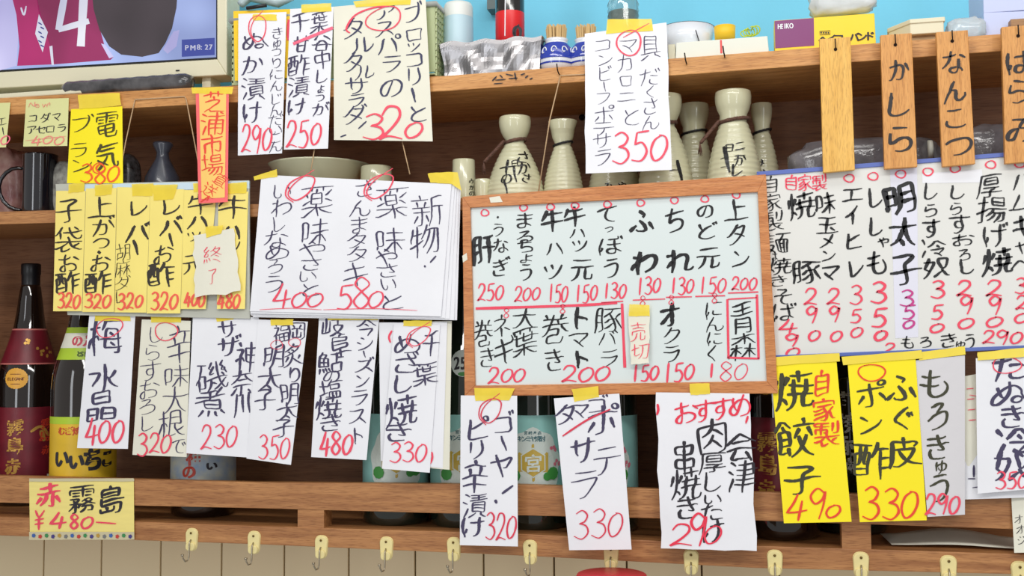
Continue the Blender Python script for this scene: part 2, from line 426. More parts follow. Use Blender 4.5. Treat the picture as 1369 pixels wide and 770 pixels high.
def shift(g, sx, z):
    if g[0] == 's': return ('s',) + tuple([(sx + x, z - y) for x, y in lp] for lp in g[1:])
    return [[(sx + x, z - y) for x, y in lp] for lp in g]
def ink(out, name, m, parent, fn, off, gap=0.017):
    """turn collected loops into lettering meshes on the surface fn(u, v, off); writing that lies apart becomes a part of its own"""
    if len(out) > 1:
        B = []
        for g in out:
            q = [p for L in (g[1:] if g[0] == 's' else g) for p in L]; xs = [p[0] for p in q]; ys = [p[1] for p in q]
            W = [fn(a, b, off) for a in (min(xs), max(xs)) for b in (min(ys), max(ys))]
            B.append(([min(w[k] for w in W) for k in range(3)], [max(w[k] for w in W) for k in range(3)]))
        par = list(range(len(out)))
        def find(i):
            while par[i] != i: i = par[i]
            return i
        for i in range(len(out)):
            for j in range(i):
                d = math.sqrt(sum(max(0, B[i][0][k] - B[j][1][k], B[j][0][k] - B[i][1][k]) ** 2 for k in range(3)))
                if d <= gap: par[find(i)] = find(j)
        cl = {}
        for i in range(len(out)): cl.setdefault(find(i), []).append(out[i])
        if len(cl) > 1:
            for g in cl.values(): ink(g, name, m, parent, fn, off, gap=9)
            return None
    mb = MB(); cu = bpy.data.curves.new('ink', 'CURVE'); cu.dimensions = '2D'; cu.fill_mode = 'BOTH'
    sc = 0.01
    co = bpy.data.objects.new('ink', cu)
    for g in out:
        if g[0] == 's':
            n = len(g[1]); vs = [fn(x, y, off) for x, y in g[1]] + [fn(x, y, off) for x, y in g[2]]
            mb.add(vs, [(i, i + 1, n + i + 1, n + i) for i in range(n - 1)])
            continue
        cu.splines.clear()
        for L in g:
            s = cu.splines.new('POLY'); s.points.add(len(L) - 1); s.use_cyclic_u = True
            for p, (x, y) in zip(s.points, L): p.co = (x * sc, y * sc, 0, 1)
        me = co.to_mesh()
        vs = [fn(v.co.x / sc, v.co.y / sc, off) for v in me.vertices]; fs = [tuple(p.vertices) for p in me.polygons]
        co.to_mesh_clear(); mb.add(vs, fs)
    bpy.data.objects.remove(co); bpy.data.curves.remove(cu)
    if not mb.v: return None
    # face the viewer side
    o = mb.build(name, m, parent); return o

BLACK = mat('black_ink', (38, 34, 44), 0.55)
INDIGO = mat('violet_black_ink', (66, 60, 92), 0.55)
RED = mat('red_ink', (240, 72, 98), 0.5)
PINK = mat('pink_ink', (245, 105, 135), 0.5)
WHITE = mat('white_paper', (238, 239, 245), 0.7, bump=0.6, bscale=22, var=0.03, vscale=12)
CREAM = mat('cream_paper', (232, 230, 214), 0.7, bump=0.6, bscale=24, var=0.04, vscale=12)
YELLOW = mat('bright_yellow_card', (255, 236, 22), 0.6, bump=0.15, bscale=50)
PALEY = mat('pale_yellow_card', (252, 232, 130), 0.65, bump=0.2, bscale=50, var=0.04, vscale=10)
TAPE = mat('yellow_masking_tape', (250, 222, 66), 0.6, bump=0.2, bscale=90, var=0.06, vscale=40, alpha=0.86)

def bil(c, u, v):
    (ax, ay), (bx, by), (cx_, cy_), (dx, dy) = c
    return ((ax * (1 - u) + bx * u) * (1 - v) + (dx * (1 - u) + cx_ * u) * v, (ay * (1 - u) + by * u) * (1 - v) + (dy * (1 - u) + cy_ * u) * v)
def inv(c, x, y):
    u = v = 0.5
    for _ in range(6):
        q = bil(c, u, v); e = (x - q[0], y - q[1]); h = 1e-3
        a = bil(c, u + h, v); b = bil(c, u, v + h)
        j = ((a[0] - q[0]) / h, (b[0] - q[0]) / h, (a[1] - q[1]) / h, (b[1] - q[1]) / h); dt = j[0] * j[3] - j[1] * j[2]
        u += (e[0] * j[3] - j[1] * e[1]) / dt; v += (j[0] * e[1] - j[2] * e[0]) / dt
    return u, v
def sheet(name, label, cat, c, Y, m, black=None, red=None, tapes=(), curl=0.005, bend=0.002, group='handwritten menu sheets', bm=None, rm=None, parent=None, thick=0.0004, edge=0.0, extra=None, tapeoff=0.0007, inkname='lettering'):
    """a sheet of paper whose corners (TL TR BR BL) hang at depth Y"""
    sd = R.uniform(0, 99)
    def depth(u, v):
        v_ = max(0, min(1.1, v)); u_ = max(-.1, min(1.1, u))
        return -curl * v_ ** 2.2 - bend * (1 - (2 * u_ - 1) ** 2) * (0.3 + 0.7 * v_) - 0.0016 * (curl > 0) * (noise.noise(Vector((u_ * 1.7 + sd, v_ * 2.6, 0))) + 0.6) * v_
    def fn(x, y, off):
        u, v = inv(c, x, y); return P(x, y, Y + depth(u, v) - off)
    nu, nv = 6, 10; mb = MB()
    vs = []
    for j in range(nv + 1):
        for i in range(nu + 1):
            u, v = i / nu, j / nv; x, y = bil(c, u, v)
            if edge:
                if i in (0, nu): x += edge * noise.noise(Vector((sd, v * 5, i)))
                if j == nv: y += edge * noise.noise(Vector((u * 4, sd, 1)))
            vs.append(P(x, y, Y + depth(u, v)))
    n = nu + 1
    mb.add(vs, [(j * n + i, (j + 1) * n + i, (j + 1) * n + i + 1, j * n + i + 1) for j in range(nv) for i in range(nu)], True)
    o = mb.build(name, m, parent)
    if parent is None: tag(o, label, cat, group)
    if black: 
        L = []; black(L); ink(L, inkname, bm or INDIGO, o, fn, 0.0005)
    if red:
        L = []; red(L); ink(L, 'price_writing', rm or RED, o, fn, 0.0009)
    for t in tapes: tape(t, o, fn, tapeoff)
    if extra: extra(o, fn)
    return o
def tape(t, parent, fn, off, m=None):
    """t = four px corners"""
    mb = MB(); vs = []; sd = R.uniform(0, 99)
    for j in range(4):
        for i in range(9):
            u, v = i / 8, j / 3; x, y = bil(t, u, v)
            if i in (0, 8): x += 1.2 * noise.noise(Vector((sd, v * 9, i)))
            x += 0; y += 0.8 * noise.noise(Vector((u * 4, sd, j * .4)))
            vs.append(fn(x, y, off + 0.0002 * noise.noise(Vector((u * 5, v * 4, sd)))))
    mb.add(vs, [(j * 9 + i, (j + 1) * 9 + i, (j + 1) * 9 + i + 1, j * 9 + i + 1) for j in range(3) for i in range(8)], True)
    return mb.build('tape', m or TAPE, parent)
def TP(x0, y0, x1, y1, d=0): return [(x0, y0 + d), (x1, y0), (x1, y1), (x0, y1 + d)]

# ------------------------------------------------------------------ setting
XL, XR = P(0, 400, 0).x - 0.30, P(1369, 400, 0).x + 0.30
BLUE = mat('blue_wall_paint', (120, 205, 236), 0.75, var=0.05, vscale=3, bump=0.1, bscale=120)
zT = P(684, 110, 0).z
wall = MB().box(XL, XR, 0.22, 0.26, zT - 0.02, zT + 0.55).build('wall_back', BLUE); tag(wall, kind='structure')
# tiled wall under the shelf
TILE = mat('cream_glazed_tile', (234, 216, 176), 0.25, var=0.03, vscale=5, coat=0.3)
GROUT = mat('dark_grout', (120, 104, 80), 0.9)
zB = P(684, 742, 0).z
lower = MB().box(XL, XR, 0.226, 0.26, zB - 0.40, zB + 0.02).build('wall_lower', GROUT); tag(lower, kind='structure')
tw = abs(P(136, 735, 0.22).x - P(59, 735, 0.22).x); x = P(59, 735, 0.22).x
nl = int((x - XL) / tw) + 1; x -= nl * tw; tmesh = None
while x + tw < XR:
    for r_ in range(2):
        z1 = zB + 0.018 - r_ * 0.2
        t = MB().box(x + .0013, x + tw - .0013, 0.219 , 0.227, z1 - 0.197, z1)
        if tmesh is None:
            cx0 = Vector((x, 0.22, z1 - .2)); t.v = [tuple(Vector(v) - cx0) for v in t.v]
            o = t.build('tile', TILE, lower, bevel=0.0012); tmesh = o.data; me = o.data
            b_ = PL[lower.name]
            for v in me.vertices: v.co += b_
            o.location = cx0 - b_
            PLt = o
        else:
            o = bpy.data.objects.new('tile', tmesh); scene.collection.objects.link(o); o.parent = lower; o.location = Vector((x, 0.22, z1 - .2)) - PL[lower.name]
            q = o.modifiers.new('bevel', 'BEVEL'); q.width = 0.0012; q.segments = 2
    x += tw

# ------------------------------------------------------------------ wooden shelf unit
OAK = wood('orange_shelf_wood', (190, 130, 70), (222, 164, 100))
RAILW = wood('red_brown_rail_wood', (154, 100, 58), (194, 138, 86))
DARKW = wood('dark_stained_panel', (128, 86, 58), (158, 110, 76), rough=0.55, scale=5)
shelf = root('wall_shelf', (0, 0.1, zB)); tag(shelf, 'long two tier wooden wall shelf with dark back panel, hung with menus', 'shelf')
def board(name, top, bot, m, y0, y1, parent=shelf):
    """board whose front top / bottom edges pass through pixel points at depth y0"""
    mb = MB(); T = [P(x, y, y0) for x, y in top]; B = [P(x, y, y0) for x, y in bot]
    T = [T[0] + (T[0] - T[1]).normalized() * 0.25] + T + [T[-1] + (T[-1] - T[-2]).normalized() * 0.25]
    B = [B[0] + (B[0] - B[1]).normalized() * 0.25] + B + [B[-1] + (B[-1] - B[-2]).normalized() * 0.25]
    n = len(T); vs = T + B + [Vector((v.x, y1, v.z)) for v in T] + [Vector((v.x, y1, v.z)) for v in B]; fs = []
    for i in range(n - 1):
        fs += [(n + i, n + i + 1, i + 1, i), (2 * n + i, 2 * n + i + 1, 3 * n + i + 1, 3 * n + i), (i, i + 1, 2 * n + i + 1, 2 * n + i), (3 * n + i, 3 * n + i + 1, n + i + 1, n + i)]
    fs += [(0, 2 * n, 3 * n, n), (n - 1, 2 * n - 1, 4 * n - 1, 3 * n - 1)]
    mb.add(vs, fs); return mb.build(name, m, parent, bevel=0.001)
board('top_board', [(0, 131), (257, 117), (600, 101), (900, 78), (1095, 63), (1369, 43)], [(0, 154), (257, 140), (590, 122), (900, 101), (1095, 86.5), (1369, 66)], OAK, 0.0, 0.22)
board('middle_board', [(0, 283), (700, 262), (1369, 238)], [(0, 300), (700, 279), (1369, 256)], RAILW, 0.0, 0.20)
board('upper_rail', [(0, 636), (340, 644.6), (692, 648), (1011, 658), (1369, 665)], [(0, 672), (340, 679.5), (692, 689), (1011, 696), (1369, 708)], RAILW, 0.0, 0.014)
board('bottom_board', [(0, 690.6), (340, 703), (700, 714), (1010, 729.6), (1369, 741)], [(0, 716), (340, 727.6), (700, 743), (1010, 759.5), (1369, 768)], RAILW, 0.0, 0.20)
for a, b, y0, y1 in ((398, 433, 678, 708), (1125, 1165, 698, 735), (-330, -297, 660, 690)):
    p, q = P(a, y0, 0.001), P(b, y1, 0.001)
    MB().box(p.x, q.x, 0.0012, 0.03, q.z, p.z).build('rail_post', RAILW, shelf)
MB().box(XL, XR, 0.20, 0.218, zB - 0.0, zT + 0.005).build('back_panel', DARKW, shelf)
for xx in (XL + .02, XR - .04):
    MB().box(xx, xx + 0.02, 0.0, 0.20, zB, zT).build('side_panel', DARKW, shelf)

L = []
for a, b in (((658, 108), (664, 102)), ((662, 107), (676, 106)), ((668, 100), (672, 104)), ((676, 99), (686, 101)), ((680, 105), (692, 104)), ((688, 97), (690, 107)), ((696, 100), (702, 98)), ((702, 104), (706, 101)), ((708, 106), (712, 104)), ((660, 112), (672, 111))): stroke(L, [a, b], 1.8)
ink(L, 'ink_scribble', BLACK, shelf, lambda x, y, off: P(x, y, -off), .0012)
# ------------------------------------------------------------------ television on the top shelf
IV = mat('ivory_plastic', (226, 220, 192), 0.4)
def quadbox(mb, c, Y, th):
    """box whose front face has px corners c at depth Y and thickness th"""
    f = [P(x, y, Y) for x, y in c]; return mb.hexa(f + [v + Vector((0, th, 0)) for v in f])
def flat(name, c, Y, m, parent, off=0.0):
    return MB().add([P(x, y, Y - off) for x, y in c], [tuple(range(len(c)))[::-1]]).build(name, m, parent)
Yt = 0.03
tv = MB()
# bezel as a frame of four bars around the screen
quadbox(tv, [(-500, -300), (303, -300), (303, 100), (-500, 147)], Yt + 0.004, 0.045)
tvo = tv.build('television', IV, bevel=0.004); tag(tvo, 'cream framed flat television showing a sports match above shelf', 'television')
for c in ([(-500, 126), (290, 79), (303, 100), (-500, 147)], [(290, -300), (303, -300), (303, 100), (290, 79)]):
    quadbox(MB(), c, Yt - 0.002, 0.008).build('bezel', IV, tvo, bevel=0.0015)
SB = mat('screen_pale_blue', (168, 186, 246), emit=1.4); SM = mat('screen_magenta', (188, 28, 112), emit=1.3); SW = mat('screen_white', (226, 228, 255), emit=1.4)
SD = mat('screen_dark_hair', (66, 54, 62), emit=1.3); SN = mat('screen_navy', (66, 84, 190), emit=1.3); SV = mat('screen_violet', (200, 196, 255), emit=1.4)
BKP = mat('black_plastic', (22, 22, 26), 0.35)
flat('screen_edge', [(-490, 125), (291, 78.5), (291, -290), (-490, -290)], Yt, BKP, tvo, 0.0005)
def scr(c, m, k, name='screen'): return flat(name, c, Yt, m, tvo, 0.0008 + k * 0.0002)
scr([(-485, 122), (289, 76.5), (289, -285), (-485, -285)], SB, 0)
scr([(-485, 122), (0, 94), (22, 88), (25, 40), (18, -10), (-10, -285), (-485, -285)], SV, 1, 'screen_picture')
scr([(23, 88), (26, 62), (22, 20), (12, -20), (45, -20), (56, 25), (70, 70), (73, 86)], SM, 2, 'screen_picture')
scr([(70, 70), (52, 18), (46, -20), (125, -20), (130, 25), (140, 62), (152, 76), (148, 80), (73, 86)], mat('screen_dark_magenta', (152, 26, 92), emit=1.3), 2, 'screen_picture')
scr([(66, 62), (70, 61), (72, 87), (69, 87)], SW, 3, 'screen_picture')
scr([(52, 19), (64, 43), (57, 70), (47, 45)], SW, 3, 'screen_picture')
hd = [(122 + 58 + 58 * math.cos(a), 8 + 68 * math.sin(a)) for a in [math.pi * i / 14 for i in range(15)]] + [(122, -20), (238, -20)][::1]
scr([(238, -20), (236, 10), (230, 38), (221, 58), (212, 71), (190, 76), (162, 73), (146, 62), (133, 40), (125, 12), (122, -20)], SD, 4, 'screen_picture')
scr([(218, 66), (232, 42), (240, 40), (236, 62), (224, 72)], SV, 5, 'screen_picture')
scr([(135, 58), (141, 60), (152, 76), (146, 78)], SV, 5, 'screen_picture')
scr([(243, 53), (287, 50.5), (287, 73.5), (243, 76)], SN, 5, 'clock_panel')
fnS = lambda x, y, off: P(x, y, Yt - off)
L = []; stroke(L, [(88, -15), (78, 40)], 8, taper=1); stroke(L, [(78, 40), (119, 28)], 9, taper=1); stroke(L, [(112, -5), (108, 62)], 10, taper=1)
ink(L, 'jersey_number', SW, tvo, fnS, 0.0019)
L = [] 
for ch, xx in zip('PM', (252, 259)): char(L, ch, xx, 63.4, 8.6, 9, thick=.02, rough=0)
for ch, xx in zip('8:27', (268, 273, 278.5, 284)): char(L, ch, xx, 62.6, 8.6, 9, thick=.02, rough=0)
ink(L, 'clock_digits', SW, tvo, fnS, 0.0021)
L = []; stroke(L, [(28, 10), (32, 20), (35, 8)], 2.4); ink(L, 'jersey_mark', SW, tvo, fnS, 0.0021)
L = []
for q in range(6): stroke(L, [(51 + q % 2 * 3, 30 + q * 6), (56 + q % 2 * 3, 33 + q * 6)], 2)
ink(L, 'jersey_badge', mat('screen_blue_ink', (80, 90, 190), emit=.8), tvo, fnS, 0.0021)
flat('power_lamp', [(235, 93.4), (240, 93.2), (240, 95), (235, 95.2)], Yt - .003, BKP, tvo)
q = P(275, 95, Yt + 0.02); z0 = P(290, 121, 0.03).z
MB().box(q.x, q.x + 0.014, 0.04, 0.07, z0 - .0, q.z).build('stand_neck', IV, tvo)
# tray like base plate
a, b = P(-120, 136, 0.0), P(106, 118, 0.0)
zs = P(50, 129, 0.0).z
pts = [(a.x, 0.002), (b.x, 0.002), (b.x + 0.012, 0.012), (b.x + 0.012, 0.13), (a.x, 0.13)]
mb = MB(); n = len(pts); mb.add([(x, y, P(50, 128, 0).z) for x, y in pts] + [(x, y, P(50, 121, 0).z) for x, y in pts], [tuple(range(n))[::-1], tuple(range(n, 2 * n))] + [(i, (i + 1) % n, n + (i + 1) % n, n + i) for i in range(n)])
tag(mb.build('flat_tray', IV, bevel=0.002), 'cream flat plastic tray under left end of television', 'tray')
# black wrapped roll
FOILB = mat('black_wrapped_plastic', (26, 26, 30), 0.2, bump=1.0, bscale=45, var=0.5, vscale=38, rgb2=(96, 94, 96), coat=.6)
a, b = P(86, 106, 0.012), P(256, 107, 0.012); mb = MB(); prof = []
for i in range(25):
    t = i / 24; prof.append(((0.0132 + 0.0005 * math.sin(i * 2.3)) * min(1, .75 + 6 * t, .7 + 6 * (1 - t)), a.x + (b.x - a.x) * t))
mb.lathe([(0.001, a.x)] + prof + [(0.001, b.x)], (0, 0.014, P(170, 115, 0.014).z), 18, axis='x')
tag(mb.build('wrapped_roll', FOILB), 'black roll wrapped in crinkled clear plastic lying below television', 'roll')

# ------------------------------------------------------------------ things standing on the top shelf
def shz(px): # top of the shelf below pixel column px
    T = [(0, 131), (257, 117), (600, 101), (900, 78), (1095, 63), (1369, 43)]
    for (x0, y0), (x1, y1) in zip(T, T[1:]):
        if px <= x1 or x1 == 1369: return P(px, y0 + (y1 - y0) * (px - x0) / (x1 - x0), 0).z
def fnY(Y): return lambda x, y, off: P(x, y, Y - off)
BASK = mat('pale_olive_plastic', (176, 186, 140), 0.45)
# plastic basket holding the menu sheets
x0, x1 = P(312, 60, 0.008).x, P(583, 60, 0.008).x; zb = shz(450) + 0.001; zt = P(450, 22, 0.008).z + 0.005
bk = root('plastic_basket', ((x0 + x1) / 2, 0.06, zb)); tag(bk, 'pale olive plastic lattice basket on the shelf behind taped menu sheets', 'basket')
mb = MB(); mb.box(x0, x1, 0.004, 0.006, zb + .004, zt).box(x0, x1, 0.004, 0.13, zb, zb + 0.002); mb.build('basket_body', BASK, bk)
for k, (fx, fl) in enumerate(((x1, 0.006), (x0, -0.006))):
    mb = MB()
    for i in range(13):
        y = 0.006 + i * 0.0098; mb.box(fx, fx + .002, y, y + .0035, zb, zt)
    for i in range(12):
        z = zb + (zt - zb) * i / 11; mb.box(fx - .0003, fx + .0023, 0.004, 0.128, z - .0018, z + .0018)
    tag(mb.build('lattice_side', BASK, bk), kind='stuff')
mb = MB()
for i in range(26):
    x = x0 + (x1 - x0) * i / 25; mb.box(x - .0015, x + .0015, 0.128, 0.13, zb, zt)
for i in range(10):
    z = zb + (zt - zb) * i / 9; mb.box(x0, x1, 0.1275, 0.1305, z - .0015, z + .0015)
tag(mb.build('lattice_back', BASK, bk), kind='stuff')
GREY = mat('grey_clear_plastic', (176, 180, 176), 0.3)
MB().tube([(x0 - .002, 0.003, zt), (x1 + .002, 0.003, zt), (x1 + .004, 0.13, zt), (x0 - .004, 0.13, zt), (x0 - .002, 0.003, zt)], 0.004, 8).build('rim', GREY, bk)
# clip with pen on rim
a, b = P(330, 11, -0.004), P(356, 7, -0.004)
tag(MB().tube([a, b], 0.0028, 10).build('black_pen', BKP), 'short black pen clipped on the basket rim by the television', 'pen')
a = P(316, 1, 0.0)
mb = MB(); mb.tube([P(322, 6, 0.02), P(332, -6, 0.03), P(352, -4, 0.03), P(372, 2, 0.02), P(392, -3, 0.03)], [.006, .01, .011, .009, .004], 10)
tag(mb.build('crumpled_bag', mat('pale_blue_film', (196, 214, 220), 0.2, bump=1, bscale=60)), 'crumpled pale clear plastic bag lying in the basket top left', 'bag')

# foil tray with bottles
FOIL = mat('aluminium_foil', (150, 148, 150), 0.28, metal=1.0)
mb = MB(); zf = shz(650) + 0.001; nx_, nz_ = 34, 8
xa, xb = P(588, 80, 0.01).x, P(724, 70, 0.01).x; top = P(655, 53, 0.01).z
def fz(t): return top + 0.002 * math.sin(t * 17) + (P(655, 50, 0.01).z - top) * 0.3
ring = []
for i in range(nx_): ring.append((xa + (xb - xa) * i / nx_, 0.012))
for i in range(14): ring.append((xb, 0.012 + .09 * i / 14))
for i in range(nx_): ring.append((xb - (xb - xa) * i / nx_, 0.102))
for i in range(14): ring.append((xa, 0.102 - .09 * i / 14))
n = len(ring); vs = []
for j in range(nz_ + 1):
    t = j / nz_
    for i, (x, y) in enumerate(ring):
        q = noise.noise_vector(Vector((x * 38, y * 38, t * 1.1))) * 0.006
        sx = 1 - 0.05 * (1 - t); cxm = (xa + xb) / 2
        vs.append((cxm + (x - cxm) * sx + q.x * .6, y + q.y * 1.3 * math.sin(math.pi * min(1, t + .15)), zf + (fz(x * 8) - zf) * t))
mb.add(vs, [(j * n + i, j * n + (i + 1) % n, (j + 1) * n + (i + 1) % n, (j + 1) * n + i) for j in range(nz_) for i in range(n)])
mb.add([(x, y, zf) for x, y in ring], [tuple(range(n))])
tag(mb.build('foil_box', FOIL), 'box wrapped in crumpled aluminium foil holding bottles on the shelf', 'box')
# cloudy bottle
def bottle_thing(name, label, cat, px, base_py_z, Y, prof, m, parts=()):
    c = P(px, 60, Y); r = root(name, (c.x, Y, base_py_z)); tag(r, label, cat)
    for nm, pr, mm in [('body', prof, m)] + list(parts):
        MB().lathe(pr, (c.x, Y, base_py_z), 32).build(nm, mm, r)
    return r
s = pxm(614, 40, .05); H1 = P(614, 6, .05).z - zf
bottle_thing('cloudy_bottle', 'cloudy white plastic bottle standing in the foil box', 'bottle', 613, zf + .003, .05,
    [(0, 0), (19 * s, 0), (19.5 * s, .01), (19 * s, H1 - .026), (18.6 * s, H1 - .023)], mat('pale_blue_plastic', (186, 214, 226), 0.35),
    [('cap', [(18.8 * s, H1 - .024), (18.8 * s, H1 - .008), (17 * s, H1 - .003), (0, H1 - .003)], mat('milky_cap', (226, 230, 226), 0.4))])
H2 = P(682, 19, .05).z - zf
rb = bottle_thing('sauce_bottle', 'tall bottle with red lower label and black upper half in foil box', 'bottle', 682, zf + .003, .05,
    [(0, 0), (18.5 * s, 0), (18.5 * s, H2 - .003)], mat('bright_red_label', (226, 34, 40), 0.35),
    [('upper_body', [(18.5 * s, H2 - .003), (18.5 * s, H2 + .06), (8 * s, H2 + .11), (0, H2 + .11)], mat('black_glass', (30, 24, 24), 0.12, coat=.5))])
L = []; stroke(L, [(676, -30), (675, 48)], 1.2, taper=1); ink(L, 'label_line', WHITE, rb, fnY(.05 - 18.6 * s - .0005), 0.0005)
L = []; swirl(L, 692, 44, 5, 8, 3.5); ink(L, 'label_mark', BLACK, rb, fnY(.05 - 17 * s - .0005), 0.001)
# small blue bag
mb = MB(); mb.lathe([(0.001, 0), (.012, .002), (.013, .012), (.009, .024), (.003, .030)], (P(711, 80, .03).x, .03, shz(711) + .001), 14)
tag(mb.build('small_packet', mat('pale_blue_packet', (176, 200, 236), 0.3, bump=1, bscale=80)), 'small pale blue plastic packet beside the foil box', 'packet')
# toothpick holders
PORC = mat('white_blue_porcelain', (228, 232, 240), 0.15, coat=.5); COB = mat('cobalt_glaze', (40, 62, 168), 0.15, coat=.5); PICK = mat('toothpick_wood', (216, 184, 130), 0.7)
for k, (px, Y, lab) in enumerate(((744, .03, 'blue patterned toothpick pot, leftmost, fully in view'), (784, .035, 'blue patterned toothpick pot half hidden by hanging white sheet'), (806, .085, 'blue patterned toothpick pot behind the other two, almost hidden'))):
    c = P(px, 70, Y); zb = shz(px) + .0005; s = pxm(px, 60, Y); r = root('toothpick_pot', (c.x, Y, zb)); tag(r, lab, 'toothpick holder', 'toothpick pots')
    h = P(px, 54, Y).z - zb if k < 2 else .036
    pr = [(0, 0), (20 * s, 0), (23.5 * s, h * .2), (24 * s, h * .42), (21 * s, h * .68), (15 * s, h * .86), (14.6 * s, h * .93), (16 * s, h), (14.6 * s, h), (13 * s, h * .8), (0, h * .7)]
    MB().lathe(pr, (c.x, Y, zb), 32).build('pot', PORC, r)
    mb = MB(); ang0 = -math.pi / 2
    for j, (r0, z) in enumerate(((24.4 * s, h * .40),)):
        mb.lathe([(23.4 * s + .0003, h * .18), (23.8 * s + .0003, h * .23)], (c.x, Y, zb), 32)
    mb.lathe([(24.1 * s + .0003, h * .34), (24.1 * s + .0004, h * .44), (21.2 * s + .0004, h * .68), (15.4 * s + .0003, h * .86)], (c.x, Y, zb), 32)
    mb.build('blue_band', COB, r)
    mb = MB()
    for j in range(5):
        a0 = ang0 + (j - 2) * 0.62; pts = []
        for i in range(14):
            q = i / 13 * 5.5; rad = .20 * (1 - i / 16); aa = a0 + rad * math.cos(q); zz = h * .56 + h * .16 * (1 - i / 16) * math.sin(q)
            rr = 24.2 * s + .0006 if zz < h * .44 else 24.2 * s + .0008 - (zz - h * .44) / (h * .24) * 3 * s
            pts.append((c.x + rr * math.cos(aa), Y + rr * math.sin(aa), zb + zz))
        mb.tube(pts, .0009, 5)
    tag(mb.build('scroll_pattern', PORC, r), kind='stuff')
    mb = MB(); R2 = random.Random(k)
    for i in range(120):
        a = R2.uniform(0, 6.28); q = 13.6 * s * math.sqrt(R2.random()); x, y = c.x + q * math.cos(a), Y + q * math.sin(a); tp = zb + h + .0185 + R2.uniform(-.002, .002)
        mb.tube([(c.x + (x - c.x) * .8, Y + (y - Y) * .85, zb + h * .7), (x, y, tp)], .0011, 5, False)
    tag(mb.build('toothpicks', PICK, r), kind='stuff')
# glass jar above the hanging sheet
c = P(833, 10, .07); zb = shz(833) + .001; s = pxm(833, 10, .07); r = root('glass_jar', (c.x, .07, zb)); tag(r, 'clear ribbed glass jar behind the hanging macaroni menu sheet', 'jar')
GLS = mat('clear_jar_glass', (200, 216, 216), 0.06, trans=.9)
pr = [(0, 0), (20 * s, 0)]; 
for i in range(24): pr.append(((20 + (i % 2) * 1.1) * s, .004 + i * .0042))
pr += [(14 * s, .12), (14 * s, .135)]
MB().lathe(pr, (c.x, .07, zb), 32).build('jar_body', GLS, r)
mb = MB().lathe([(0, .002), (17 * s, .002), (17 * s, .09), (0, .09)], (c.x, .07, zb), 24).build('contents', mat('grey_green_contents', (150, 158, 150), 0.5, var=.3, vscale=80), r)
# bowl, white boxes, cup, ribbon
c = P(918, 60, .07); zb = shz(918); s = pxm(918, 60, .07); hb = P(918, 40, .07).z - zb
r = root('white_bowl', (c.x, .07, zb + .001)); tag(r, 'white bowl with thin dark rim line behind the white boxes', 'bowl')
MB().lathe([(0, .001), (16 * s, .001), (17 * s, .005), (33 * s, hb * .6), (38 * s, hb), (36 * s, hb - .001), (15 * s, .008), (0, .007)], (c.x, .07, zb), 40).build('bowl_body', PORC, r)
MB().lathe([(37.6 * s, hb - .0006), (38.3 * s, hb + .0002), (37.2 * s, hb + .0008)], (c.x, .07, zb), 40).build('rim_line', BLACK, r)
pts = [P(932 + 6 * t - 2, 40 + 20 * t, .07 - 36 * s + 10 * s * t - .001) for t in (0, .3, .6, 1)]
MB().tube(pts, .0007, 6).build('dark_line', BLACK, r)
WB = mat('white_carton', (228, 230, 218), 0.55)
def carton(name, label, quad, Y, th, m, cat='box'):
    f = [P(x, y, Y) for x, y in quad]; zb = max(shz(quad[3][0]), shz(quad[2][0])) + .0003
    f[2].z = f[3].z = zb
    mb = MB().hexa(f + [v + Vector((0, th, 0)) for v in f]); return tag(mb.build(name, m, bevel=.0008), label, cat)
wb = carton('white_box', 'long low white box with a thin red stripe on the shelf', [(904, 57), (1026, 48), (1028, 64), (903, 75)], .01, .07, WB)
flat('red_stripe', [(962.5, 53.5), (965, 53.3), (966, 71), (963, 71.3)], .01, mat('red_print', (226, 80, 80), .5), wb, .0004)
tag(MB().box(P(894, 70, .02).x, P(903, 70, .02).x, .014, .05, shz(898) + .0003, P(898, 61, .02).z).build('small_carton', IV), 'small cream carton left of the red striped white box', 'box')
c = P(969, 44, .05); zb = P(969, 53, .05).z; s = pxm(969, 44, .05)
tag(MB().lathe([(0, 0), (13.5 * s, 0), (14.5 * s, P(969, 36, .05).z - zb), (13.6 * s, P(969, 36, .05).z - zb), (12.5 * s, .002), (0, .002)], (c.x, .05, zb), 28).build('tape_roll', mat('golden_yellow', (242, 196, 40), .5)), 'golden yellow round roll standing on the white box', 'roll')
mb = MB(); zq = P(1003, 51, .05).z + .001; cc = P(1003, 44, .05)
for k in range(5):
    pts = []
    for i in range(12):
        a = i / 11 * 5.4 + k; pts.append((cc.x + (k - 2) * .0035 + .006 * math.cos(a), .05 + .004 * math.sin(a + k), zq + .006 + .0055 * math.sin(a) + .0008 * k))
    mb.tube(pts, .0009, 5)
tag(mb.build('curled_ribbon', mat('lime_ribbon', (190, 206, 50), .5)), 'curled lime yellow ribbon ties lying on the white box', 'ribbon')
# rubber band box, purple and yellow
PURP = mat('purple_card', (128, 48, 112), .4); BOXY = mat('chrome_yellow_card', (248, 212, 24), .4)
bx = carton('rubber_band_box', 'yellow and purple cardboard box with black lettering on shelf', [(1035, 27.5), (1169, 17.5), (1171, 52), (1036, 65)], .012, .05, BOXY)
flat('purple_panel', [(1035.5, 28), (1088, 24), (1088.5, 61), (1036.5, 64.6)], .012, PURP, bx, .0004)
L = []; 
for i, ch in enumerate('HEIKO'): char(L, ch, (1042.5, 1046.6, 1051.5, 1053.6, 1058.2)[i] + .4, 35.2 - i * .3, 6.0, 8.5, thick=.03, rough=0)
ink(L, 'logo_lettering', WHITE, bx, fnY(.012), .0009)
L = []
for i, ch in enumerate('ヘイコ-バンド'):
    char(L, ch, 1101 + i * 10.3, 52.5 - i * .75, 12.5, 12, thick=.03, rough=0) if ch != '-' else stroke(L, [(1128, 51), (1137, 50.4)], 1.4, taper=1)
